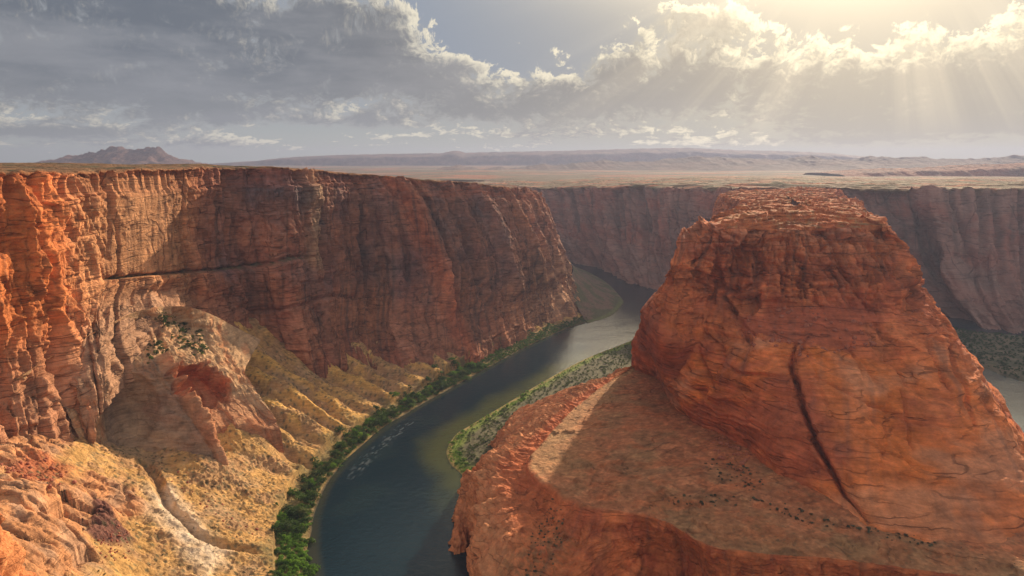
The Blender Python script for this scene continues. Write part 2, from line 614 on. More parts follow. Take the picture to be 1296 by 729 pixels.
# ================================================================== 1. LEFT CANYON WALL
def left_wall():
    st = []   # rim (px,py,Y) ; ledge ; base ; inland direction
    raw = [
        # rim                ledge (mid)          base                 dirY
        ((-260, 222, 390), (-258, 390, 386), (-250, 600, 118), 0.0),
        ((-60, 219, 455), (-58, 380, 449), (-45, 575, 112), 0.0),
        ((0, 217, 500), (2, 372, 488), (10, 548, 112), 0.0),
        ((38, 217, 530), (44, 365, 512), (60, 550, 104), 0.0),
        ((62, 217, 560), (70, 360, 548), (95, 530, 100), 0.0),
        ((130, 216, 640), (134, 352, 632), (128, 440, 148), 0.0),
        ((190, 214, 705), (190, 347, 698), (196, 398, 153), 0.0),
        ((238, 213, 765), (240, 344, 758), (250, 402, 134), 0.0),
        ((270, 212, 818), (272, 340, 808), (284, 425, 102), 0.0),
        ((318, 212, 866), (318, 336, 856), (335, 448, 60), 0.0),
        ((362, 213, 880), (364, 325, 884), (392, 460, 48), 0.12),
        ((413, 217, 982), (415, 330, 974), (424, 460, 38), 0.15),
        ((475, 222, 1088), (482, 345, 1050), (488, 463, 28), 0.15),
        ((545, 228, 1116), (566, 345, 1080), (564, 452, 24), 0.15),
        ((592, 231, 1172), (612, 345, 1135), (614, 438, 20), 0.15),
        ((635, 236, 1255), (662, 338, 1215), (664, 420, 13), 0.12),
        ((665, 239, 1366), (694, 333, 1320), (708, 403, 8), 0.08),
        ((684, 244, 1485), (714, 325, 1476), (747, 386, 4), 0.04),
    ]
    for rim, led, base, dy in raw:
        rm = py_(*rim)
        lg = py_(*led)
        bs = pz(*base)
        st.append([rm+V3(-3200, 3200*dy*0.6, 4), rm+V3(-700, 700*dy*.8, 7), rm+V3(-160, 160*dy, 4), rm+V3(-26, 26*dy, 1.5), rm, lerp(rm, lg, 0.22)+V3(2, -2, 0), lg,
                   lerp(lg, bs, 0.5)+V3(-8, 8, 0), bs, bs+(bs-lg)*V3(.25, .25, 0)+V3(0, 0, -45)])
    for rm, lg, bs in [(V3(-20, 1585, 236), V3(20, 1600, 150), V3(118, 1650, 3)),
                       (V3(-230, 1830, 235), V3(-200, 1850, 140), V3(-90, 1930, 3)),
                       (V3(-600, 2300, 232), V3(-570, 2320, 140), V3(-470, 2400, 3)),
                       (V3(-1400, 3300, 232), V3(-1370, 3320, 140), V3(-1270, 3400, 3))]:
        st.append([rm+V3(-3200, -60, 30), rm+V3(-700, -20, 18), rm+V3(-160, 0, 6), rm+V3(-26, 0, 1.5), rm, lerp(rm, lg, .22)+V3(2, 0, 0), lg,
                   lerp(lg, bs, .5)+V3(-3, 0, 0), bs, bs+V3(30, 10, -40)])
    rows = [10, 18, 30, 22, 32, 86, 80, 76, 22]
    P, s, r = loft(st, 1.3, 4, rows, 0.75)
    n = normals(P)
    # outward: towards +X/-Y
    if (n[..., 0]-n[..., 1])[:, 120].mean() < 0:
        n = -n
    S = np.broadcast_to(s[:, None], P.shape[:2]).astype(np.float32)
    Rw = np.broadcast_to(r[None, :], P.shape[:2]).astype(np.float32)
    X, Y, Z = P[..., 0], P[..., 1], P[..., 2]
    wallm = ss(3.9, 4.15, Rw)              # on the cliff
    topm = 1-wallm
    low = ss(5.7, 6.2, Rw)
    # station positions in arc length, to hang buttresses on
    C4 = np.array([q[4] for q in st])
    tt = np.concatenate([[0], np.cumsum(np.linalg.norm(np.diff(C4, axis=0), axis=1))])
    sk = lambda k: float(np.interp(k, np.arange(len(tt)), tt))
    wob = 14*fbm(S/120, Z/90, 3.3, 3)
    wz = 10*fbm(S/70, Z/140, 9.1, 3)
    Su = S+wob
    Zu = Z+wz
    d = np.zeros(P.shape[:2], np.float32)
    # buttresses: ridges (station, lean per row, width left, width right, out)
    for (k, lean, wl, wr, out, r0, r1, asym) in [
        (12.35, 24, 16, 46, 22, 4.0, 9.0, 1), (13.3, 26, 12, 40, 15, 4.0, 9.0, 1), (13.95, 30, 13, 52, 17, 4.0, 9.0, 1), (14.55, 32, 9, 34, 11, 4.0, 8.2, 1),
        (14.95, 30, 12, 50, 18, 4.0, 9.0, 1), (15.4, 26, 9, 36, 12, 4.0, 9.0, 1), (15.85, 22, 11, 44, 15, 4.0, 9.0, 1), (16.3, 16, 9, 34, 11, 4.0, 9.0, 1),
        (11.75, 12, 14, 60, 8, 4.0, 8.9, 1), (11.2, 18, 10, 40, 5, 4.8, 8.9, 1), (10.3, 12, 14, 70, 5, 5.6, 8.9, 1),
        (11.62, 10, 9, 8, -24, 4.0, 7.2, 1), (12.1, 14, 5, 5, -14, 4.0, 6.6, 1), (12.62, 20, 8, 7, -24, 4.0, 7.6, 1), (13.1, 26, 6, 6, -16, 4.0, 7.2, 1), (13.75, 24, 6, 6, -16, 4.0, 7.4, 1),
        (10.75, 4, 12, 9, -18, 4.0, 6.6, 1), (9.0, 4, 8, 7, -10, 4.0, 6.3, 1), (10.2, 10, 7, 6, -10, 5.8, 8.0, 1), (5.05, 2, 4, 4, -7, 4.2, 5.9, 1), (3.0, 6, 6, 5, -12, 4.4, 8.0, 1),
        (9.3, 8, 26, 14, 7, 4.6, 8.7, 1), (8.2, 6, 20, 24, -9, 4.0, 6.6, 1),
        (2.3, 16, 12, 26, 11, 4.2, 9.0, 1), (3.3, 14, 10, 22, 9, 4.5, 9.0, 1), (1.3, 10, 16, 22, 8, 4.2, 9.0, 1),
        (4.7, 3, 18, 8, 6, 4.1, 6.6, 0), (3.9, 8, 8, 10, -7, 4.6, 8.5, 1),
    ]:
        c = sk(k)+lean*(Rw-4)+8*fbm(Rw*1.3, k*3.7, 0, 3)
        x = S-c
        x = x+1.8*fbm(S/11, Z/26, k, 3)
        shape = np.where(x < 0, np.clip(1+x/wl, 0, 1), np.clip(1-x/wr, 0, 1))
        grow = (0.45+0.55*ss(r0, r0+2.5, Rw)) if asym else ss(r0-.1, r0+.3, Rw)
        d += out*shape*(1-(.8 if k > 11.9 else 0)*ss(6.3, 7.7, Rw))*grow*(1-ss(r1-.6, r1, Rw))*wallm
    # slabs and joints
    Sl = S+9*fbm(S/120, Z/90, 3.3, 3)+.16*(Z-200)+1.6*fbm(S/14, Z/20, 6.3, 3)
    Zl = Z+7*fbm(S/90, Z/140, 9.1, 3)+2.0*fbm(S/18, Z/18, 2.2, 3)
    f1, c1, e1 = blocks(Sl, Zl, 58, 420, 5, 11, .9, .3, 2.0, 5.0, 1.3)
    f2, c2, e2 = blocks(Sl, Zl, 21, 74, 21, 4.6, .9, .3, 1.2, 2.4, .9)
    f3, c3, e3 = blocks(Sl, Zl, 6.5, 19, 33, 1.5, .9, .4, .8, .5, .6)
    g2, _, _ = facet((Su+.4*Z)/13, (Zu-.3*S)/17, 2.2, 0, .08, 45, 1.4)
    f2 = f2+g2
    # arched scars where slabs have fallen away
    ga = np.random.default_rng(5)
    for q in range(26):
        s0 = ga.uniform(sk(6.5), sk(16)) if q > 5 else ga.uniform(sk(0.5), sk(4.5))
        z0 = ga.uniform(60, 215)
        w0, h0, dp0 = ga.uniform(6, 20), ga.uniform(10, 34), ga.uniform(1.5, 4.5)
        e_ = ((S-s0-.12*(z0-Z))/w0)**2+(np.maximum(Z-z0, 0)/h0)**2
        f1 = f1-dp0*ss(1.04, .93, np.sqrt(e_))*ss(z0-h0*1.4, z0-h0*.2, Z)
    dep = np.clip((np.interp(s, tt, C4[:, 2])[:, None]-Z), 0, 400)     # depth under the rim
    smooth_lit = np.exp(-((S-sk(5.9))/55)**2)*ss(4.25, 4.5, Rw)*(1-ss(5.9, 6.05, Rw))   # the smooth streaked wall
    k = 1-0.85*smooth_lit
    cap = 1-ss(14, 34, dep)
    d += wallm*k*(f1*(0.75+.25*low)+f2*(1-.2*cap)+f3*(.8+.7*cap))
    # bedding ledges
    b1 = steps((Z+6*fbm(S/160, Z/60, 2, 2))/7.5, 3, .3)-.5
    b2 = steps((Z+3*fbm(S/60, Z/40, 5, 2))/2.6, 9, .35)-.5
    d += wallm*(b1*(1.5+3.2*cap)+b2*(.7+1.3*cap))*k
    d -= wallm*cap*(1-dep/34)*(3.0+4.0*np.clip(fbm(S/26, 0*S, 2.7, 4), -.6, 1)+3*(irr(S/13, 88)[1] > .6))
    # the long vegetated groove at the foot of the upper cliff
    gr = np.exp(-((Rw-6.02-0.02*fbm(S/30, 0, 0, 3))/.035)**2)*ss(sk(4.6), sk(5.2), S)*(1-ss(sk(10.0), sk(10.7), S))
    d -= gr*7
    gw = Rw-6.85+.25*(S-sk(10.5))/120-.05*fbm(S/25, 0, 3, 3)
    g2m = ss(sk(8.3), sk(9), S)*(1-ss(sk(12.2), sk(12.9), S))
    d -= 5*np.exp(-(gw/.045)**2)*g2m
    d += 4.5*ss(0, .09, gw)*(1-ss(.3, .9, gw))*g2m
    gw2 = Rw-5.0-.2*(S-sk(12))/120-.05*fbm(S/22, 0, 6, 3)
    d += 3.2*ss(0, .06, gw2)*(1-ss(.25, .7, gw2))*ss(sk(9.5), sk(10.5), S)*(1-ss(sk(15), sk(16), S))
    d += ss(6.0, 6.12, Rw)*(1-ss(6.3, 7.2, Rw))*6*ss(sk(4.6), sk(5.2), S)*(1-ss(sk(9.6), sk(10.6), S))
    # hollow of the shaded bay right of the smooth wall
    hol = np.exp(-((S-sk(7.3))/26)**2)*np.exp(-((Rw-5.5)/.42)**2)
    d -= 7*hol
    d += wallm*(2.2*k*fbm(S/24, Z/30, 1.0, 5)+1.1*fbm(S/5.5, Z/7, 4.0, 3)*k)
    # plateau top
    P[..., 2] += np.exp(-((Rw-4.0)/.25)**2)*(2.6*(_h(irr(S/17, 90)[0], 0*S, 91)-.6)+1.5*fbm(S/12, 0*S, 5.2, 4))
    d += topm*(1.6*fbm(X/60, Y/60, 0, 5)+1.1*(steps(fbm(X/90, Y/90, 3, 4)*7, 4, .3)-.5))*np.clip((4.0-Rw)*3+.3, .3, 1)
    fade = ss(0, 1.0, Rw)
    P += n*(d*fade)[..., None]
    # ---- albedo
    tone = fbm(S/55, Z/55, 7, 4)
    c = lerp(ORANGE, TAN, .5)[None, None, :]*np.ones(P.shape, np.float32)
    c = mixc(c, lerp(RED, BROWN, .35)*.95, ss(sk(6.6), sk(7.8), S)*.72)
    finm = np.clip(1-np.abs(S-sk(12.35)-30*(Rw-4)+16)/24, 0, 1)*wallm
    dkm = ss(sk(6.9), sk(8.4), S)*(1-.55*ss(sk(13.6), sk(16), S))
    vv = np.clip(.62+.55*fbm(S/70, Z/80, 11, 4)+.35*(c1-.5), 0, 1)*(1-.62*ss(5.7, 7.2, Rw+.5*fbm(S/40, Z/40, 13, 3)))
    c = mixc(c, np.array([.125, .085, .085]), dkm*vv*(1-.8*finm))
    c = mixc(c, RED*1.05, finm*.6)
    c = mixc(c, ORANGE*V3(1.08, .95, .8), (1-ss(sk(3.2), sk(4.6), S))*.8)
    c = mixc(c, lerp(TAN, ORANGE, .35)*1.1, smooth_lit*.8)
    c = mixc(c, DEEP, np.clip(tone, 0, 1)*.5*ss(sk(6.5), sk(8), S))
    c = mixc(c, TAN*.95, np.exp(-((S-sk(10.6))/22)**2)*(1-ss(6, 6.4, Rw))*.6)
    c = mixc(c, TAN, ss(sk(13.5), sk(16.5), S)*ss(5.4, 6.4, Rw)*.55)
    c = mixc(c, GREYR, ss(6.1, 7.6, Rw)*.55*(1-ss(sk(6), sk(8), S)))
    c *= (0.80+0.40*c1)[..., None]*(0.86+0.28*c2)[..., None]
    # desert varnish running down the wall
    st1 = np.clip(fbm(S/5.0, Z/170, 3, 4)*1.5-.12+.5*fbm(S/60, Z/120, 8, 2), 0, 1)
    st1 = np.maximum(st1, smooth_lit*np.clip(fbm(S/4.2, Z/320, 6, 3)*2.6-.55, 0, 1))
    c = mixc(c, VARN, wallm*st1*(.45+.15*ss(sk(7), sk(9), S))*(1-.6*cap))
    c = mixc(c, VARN*1.2, wallm*np.clip(tone*1.2-.1, 0, 1)*.5*ss(sk(6.5), sk(7.5), S)*(1-ss(6.0, 6.6, Rw)))
    c = mixc(c, c*V3(.55, .5, .5), wallm*np.clip(1-e1/1.2, 0, 1)*.4)
    c = mixc(c, RED*.95, cap*.45*np.clip(b2+.5, 0, 1))
    # plateau
    veg = ss(-.1, .5, fbm(X/26, Y/26, 2, 4))
    pl = lerp(BROWN*.8, ORANGE*.7, .25)[None, None, :]*np.ones(P.shape, np.float32)
    pl = mixc(pl, SCRUBC*.8, (.35+.65*veg)*.9*(1-ss(3.5, 4.0, Rw)))
    c = c*wallm[..., None]+pl*topm[..., None]
    c = mixc(c, SCRUBC*1.05, np.clip(gr*1.3*ss(-.2, .25, fbm(S/9, Z/3, 1, 3)), 0, 1)*.9)
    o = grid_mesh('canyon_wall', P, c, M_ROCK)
    tag(o, 'long red sandstone canyon wall rising on the left above the river, sunlit at its near end', 'canyon wall', kind='structure')
    return st


# ================================================================== 2. LEFT SLOPE: slickrock, dunes and talus down to the river
def tps_fit(xy, z, lam=0.0):
    n = len(xy)
    d = np.linalg.norm(xy[:, None]-xy[None], axis=2)
    K = np.where(d > 0, d*d*np.log(np.maximum(d, 1e-9)), 0)+lam*np.eye(n)
    Pm = np.c_[np.ones(n), xy]
    A = np.zeros((n+3, n+3))
    A[:n, :n] = K
    A[:n, n:] = Pm
    A[n:, :n] = Pm.T
    w = np.linalg.solve(A, np.r_[z, 0, 0, 0])
    return xy, w


def tps_eval(fit, X, Y):
    xy, w = fit
    out = w[-3]+w[-2]*X+w[-1]*Y
    for (a, b), k in zip(xy, w):
        q = (X-a)**2+(Y-b)**2
        out += k*0.5*q*np.log(np.maximum(q, 1e-9))
    return out


LS_PTS = [
    # along the vegetated bank
    (345, 729, 8), (350, 680, 8), (372, 640, 8), (396, 604, 8), (432, 562, 7), (500, 512, 7), (560, 487, 7), (610, 464, 7), (680, 424, 6), (736, 398, 5),
    # lower sandy slopes
    (300, 729, 14), (310, 690, 15), (322, 650, 17), (384, 592, 13), (368, 578, 15), (240, 729, 24), (240, 690, 31), (200, 650, 44),
    (232, 620, 40), (296, 622, 27), (340, 602, 20), (170, 729, 38), (150, 690, 50), (150, 650, 56), (100, 640, 76), (60, 660, 88),
    (0, 640, 105), (0, 690, 100), (0, 729, 92), (80, 729, 70), (100, 600, 82), (40, 590, 100), (0, 570, 112), (160, 592, 62), (200, 580, 50), (262, 580, 38),
    (-150, 700, 130), (-150, 600, 130),
    # dune under the alcove and beyond
    (345, 574, 25), (300, 563, 42), (266, 540, 60), (322, 556, 34), (284, 550, 50), (384, 592, 14),
    # foot of the slickrock dome
    (100, 556, 86), (122, 560, 74), (140, 562, 66), (178, 564, 57), (215, 568, 54), (262, 574, 50), (296, 536, 57), (334, 542, 45),
    # talus ridges
    (345, 480, 60), (352, 458, 64), (372, 530, 35), (402, 512, 30), (400, 482, 36), (425, 478, 29), (424, 463, 37), (490, 467, 27), (566, 456, 22), (614, 442, 18), (664, 424, 12), (470, 500, 16), (450, 486, 24), (520, 488, 14), (560, 474, 13), (612, 457, 10),
    (660, 432, 9), (706, 409, 7), (747, 386, 5), 
]
LS_DEEP = [(-330, 620, 50), (-290, 660, 40), (-380, 600, 60), (-340, 720, 50), (-420, 380, 150), (-470, 520, 160), (-440, 640, 175), (-400, 760, 160), (-330, 880, 120), (-250, 960, 90), (-140, 1060, 50), (-60, 1180, 40), (20, 1330, 20)]


def left_slope():
    pts = np.array([pz(*p) for p in LS_PTS]+[V3(*q) for q in LS_DEEP])
    fit = tps_fit(pts[:, :2], pts[:, 2], lam=40.0)
    stx, x0, x1, y0, y1 = 1.0, -430.0, 200.0, 330.0, 1480.0
    # graded grid: finer near the camera
    ys = [y0]
    while ys[-1] < y1:
        ys.append(ys[-1]+max(0.75, 0.75*(ys[-1]/520.0)**1.3))
    ys = np.array(ys)
    tq = np.linspace(0, 1, 640)
    # the sheet follows the river: left edge under the wall, right edge under the water
    sh = dens(SHORE_L[:17], 4)
    o = np.argsort(sh[:, 1])
    xr = np.interp(ys, sh[o, 1], sh[o, 0])+22
    wl = np.array([(330, -470), (480, -450), (640, -430), (760, -400), (840, -350), (900, -260), (1000, -120), (1120, -40), (1300, 20), (1480, 60)])
    xl = np.interp(ys, wl[:, 0], wl[:, 1])
    X = xl[:, None]+(xr-xl)[:, None]*tq[None]
    Y = np.broadcast_to(ys[:, None], X.shape)
    Z = tps_eval(fit, X, Y)
    D, sd, al = dist_poly(X, Y, dens(SHORE_L, 12))
    inl = D*sd                                     # positive inland (left of travel)
    # ---- zones
    def blob(px, py, z, rx, ry=None, ang=0):
        c = pz(px, py, z)
        ry = ry or rx
        ca, sa = math.cos(ang), math.sin(ang)
        u = ((X-c[0])*ca+(Y-c[1])*sa)/rx
        v = (-(X-c[0])*sa+(Y-c[1])*ca)/ry
        return np.sqrt(u*u+v*v)
    def zone(poly, soft=6.0):
        pg = np.array([pz(*q) for q in poly])
        dd, _, _ = dist_poly(X, Y, pg, True)
        ins = inside(X, Y, pg)
        q = np.where(ins, dd, -dd)+4*fbm(X/18, Y/18, 1, 3)
        return ss(-soft, soft, q)
    rock1 = zone([(-60, 660, 110), (20, 600, 103), (75, 618, 88), (110, 588, 84), (170, 610, 60), (188, 640, 50), (150, 668, 52), (112, 680, 60), (118, 729, 52), (40, 800, 60), (-80, 760, 100)])
    dome = 0*X+0.0*zone([(90, 470, 132), (140, 430, 145), (190, 400, 148), (240, 398, 137), (275, 425, 120), (305, 470, 90), (335, 520, 50), (318, 535, 44), (262, 574, 40),
                 (200, 568, 48), (130, 560, 62), (92, 556, 84)], 5)
    apron = zone([(-100, 600, 112), (0, 520, 120), (60, 520, 110), (110, 548, 78), (80, 575, 92), (0, 590, 112), (-100, 640, 112)])
    rubble = zone([(5, 590, 108), (50, 578, 98), (100, 590, 84), (70, 615, 88), (30, 612, 100)])
    redpile = zone([(122, 655, 54), (140, 668, 50), (168, 700, 38), (150, 708, 42), (112, 706, 54)], 3)
    dune = zone([(252, 528, 54), (290, 540, 42), (350, 562, 22), (378, 585, 14), (330, 578, 24), (290, 566, 34), (262, 560, 44)], 4)
    wash = zone([(185, 622, 48), (215, 618, 42), (262, 672, 26), (292, 700, 18), (262, 735, 20), (226, 690, 34), (196, 655, 46)], 9)
    rock = np.clip(rock1+dome+apron, 0, 1)
    tal = ss(600, 690, Y+0.55*X+150)
    # ---- relief
    # talus ribs running down to the river, perpendicular to the wall
    q = al+10*fbm(X/70, Y/70, 5, 3)
    qa = q/33.0+.35*perlin(q/90, 0, .7)
    rib = .5-.5*np.cos(2*np.pi*qa)
    rib = rib**.8*(.55+.45*_h(np.round(qa-.5), 0*qa, 5))
    q2 = q+4*fbm(X/16, Y/16, 6, 3)
    rib2 = 1-np.abs(perlin(q2/9, inl/90, .3))*1.8
    up = ss(8, 60, inl)
    Z += tal*up*((rib-.5)*(13-4*ss(80, 160, inl))+(rib2-.5)*2.0+1.5*ridged(q2/20, inl/60, 0, 3)-2)
    Z += (1-rock)*up*(2.6*fbm(X/30, Y/30, 3, 5)+1.3*(ridged(X/17, Y/17, 2, 3)-1)*ss(-.1, .4, fbm(X/50, Y/50, 12, 3)))
    Z += ss(4, 20, inl)*(0.5*fbm(X/6, Y/6, 3, 4))
    rough = (1-rock)*ss(22, 40, inl)*(1-.8*dune)*(1-.6*wash)
    Z += rough*(.6*(ridged(X/9+.6*fbm(X/20, Y/20, 1, 3), Y/9, 4, 4)-1.0)+.5*fbm(X/2.6, Y/2.6, 3, 3))
    crag = rough*ss(.12, .34, fbm(X/34, Y/34, 21, 4))
    Z += crag*(2.2*(steps((Z+3*fbm(X/15, Y/15, 6, 3))/2.4, 93, .3)-.3)+1.2*fbm(X/5, Y/5, 8, 4))
    # slickrock lumps
    w1 = 9*fbm(X/40, Y/40, 8, 3)
    ca, sa = math.cos(.7), math.sin(.7)
    U, Vv = X*ca+Y*sa+w1, -X*sa+Y*ca+w1*.7
    f1, cr1, ed1 = facet(U/42, Vv/19, 10, 0, .1, 51, 1.2)
    dm = 1-np.clip(np.sqrt(np.clip(1-ed1, 0, 1)), 0, 1)
    f2, cr2, ed2 = facet(U/14, Vv/6, 2.2, .7, .1, 57, 1.2)
    dp, crp, edp = facet(U/60, Vv/26, 4, 0, .1, 59, 1.)
    Z += rock1*(f1*.9+np.sqrt(np.clip(ed1, 0, 1))*7-3.5+f2*1.0)+apron*(f1*.7+f2)
    lines = steps((Z+0.35*X+2*fbm(X/25, Y/25, 4, 3))/2.2, 71, .4)-.5
    Z += rock*lines*.9
    # rubble and boulders field
    rb = np.clip(rubble+.8*redpile, 0, 1)
    fb, _, eb = facet(X/3.2, Y/3.2, 0, 0, .1, 77)
    Z += rb*(np.sqrt(np.clip(eb, 0, 1))*2.4-.8)
    Z += redpile*(1-np.clip(blob(140, 690, 46, 16, 22), 0, 1))*7
    # gully
    gl = dens(np.array([pz(182, 588, 52), pz(196, 606, 48), pz(208, 632, 42), pz(232, 660, 34), pz(262, 684, 25), pz(300, 694, 17), pz(335, 700, 10)]), 4)
    gd, gs, ga = dist_poly(X, Y, gl)
    gwid = 5.5+1.5*fbm(X/9, Y/9, 4, 3)
    Z -= 6.0*np.clip(1-gd/gwid, 0, 1)**.6*(1-ss(.9, 1, ga/ga.max()))
    Z += 1.4*np.exp(-((gd-9)/4)**2)
    for gpts, dep, wd in [([(330, 566, 24), (368, 588, 14), (384, 600, 9)], 4, 8), ([(296, 524, 60), (330, 552, 36), (378, 578, 14), (402, 590, 8)], 4, 7)]:
        g2 = np.array([pz(*g) for g in gpts])
        g2d, _, _ = dist_poly(X, Y, g2)
        Z -= dep*np.clip(1-g2d/wd, 0, 1)
    # dune crest
    Z += dune*5*np.clip(1-blob(300, 553, 37, 46, 10, -.5), 0, 1)
    # lower ground to the water
    lowz = np.where(inl > 0, 0.25+0.16*inl+.5*fbm(X/8, Y/8, 1, 3)*np.clip(inl/8, 0, 1), -0.05+0.22*inl)
    cap = ss(26, 60, inl)
    Z = np.minimum(Z, lowz+cap*400)
    P = np.stack([X, Y, Z], -1)
    # rock gets sideways relief too
    n = normals(P)
    n = np.where(n[..., 2:3] < 0, -n, n)
    sl = 1-n[..., 2]
    dd = rock*(1.6*fbm(X/11, Y/11, Z/11, 4)+f2*.4)+(dome+apron).clip(0, 1)*ss(.2, .5, sl)*(steps((Z+3*fbm(X/30, Y/30, 2, 2))/3.4, 87, .4)-.5)*2.2
    P += n*dd[..., None]
    # ---- albedo
    c = lerp(SANDC, GOLD, .5)*np.ones(P.shape, np.float32)
    t = fbm(X/45, Y/45, 2, 5)
    c = mixc(c, GREYR, ss(-.1, .6, t)*.55)
    c = mixc(c, BROWN*1.2, ss(.1, .7, fbm(X/18, Y/18, 9, 4))*.5)
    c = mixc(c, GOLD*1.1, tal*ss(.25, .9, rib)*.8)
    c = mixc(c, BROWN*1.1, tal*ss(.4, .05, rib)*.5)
    c = mixc(c, lerp(TAN, BROWN, .5), crag*.75)
    rockc = lerp(TAN, ORANGE, .45)*np.ones(P.shape, np.float32)
    rockc *= (.85+.3*cr1)[..., None]
    rockc = mixc(rockc, GREYR*1.15, ss(-.2, .5, fbm(X/20, Y/20, 6, 4))*.5)
    rockc = mixc(rockc, VARN*1.6, np.clip(fbm(X/9, Y/9, Z/40, 4)-.3, 0, 1)*.7)
    c = mixc(c, rockc, rock)
    c = mixc(c, DEEP*1.1, rubble*.75)
    c = mixc(c, np.array([.17, .075, .06]), redpile*.95)
    c = mixc(c, PALE*1.2, wash*(.85+.4*fbm(X/12, Y/12, 7, 3)).clip(0, 1))
    c = mixc(c, SANDC*.9, dune*.6)
    c = mixc(c, BROWN*.8, np.clip(1-gd/4.5, 0, 1)*.7)
    # dark wet strip at the water, green ground under the thicket
    c = mixc(c, np.array([.16, .14, .06]), ss(40, 18, inl+14*fbm(X/28, Y/28, 3, 3))*ss(-2, 4, inl)*.8)
    c = mixc(c, np.array([.07, .06, .035]), ss(3, 0, inl))
    # dry scrub tufts
    _, rs, es = facet(X/5.2, Y/5.2, 0, 0, .1, 91)
    r1_, r2_, r3_, du_, dv_, _e = cells(X/5.2, Y/5.2, 91)
    tuft = ss(.34, .16, np.sqrt(du_**2+dv_**2))*(r1_ > .45+.3*np.clip(-t, -1, 1))*(1-rock)*(1-wash*.8)*(1-dune*.7)
    c = mixc(c, SCRUBC*1.1, tuft*.8*ss(6, 20, inl))
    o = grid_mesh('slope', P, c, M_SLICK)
    tag(o, 'tan slickrock, golden dunes and talus sloping from the left canyon wall to the river', 'slope', kind='structure')
    return P, inl


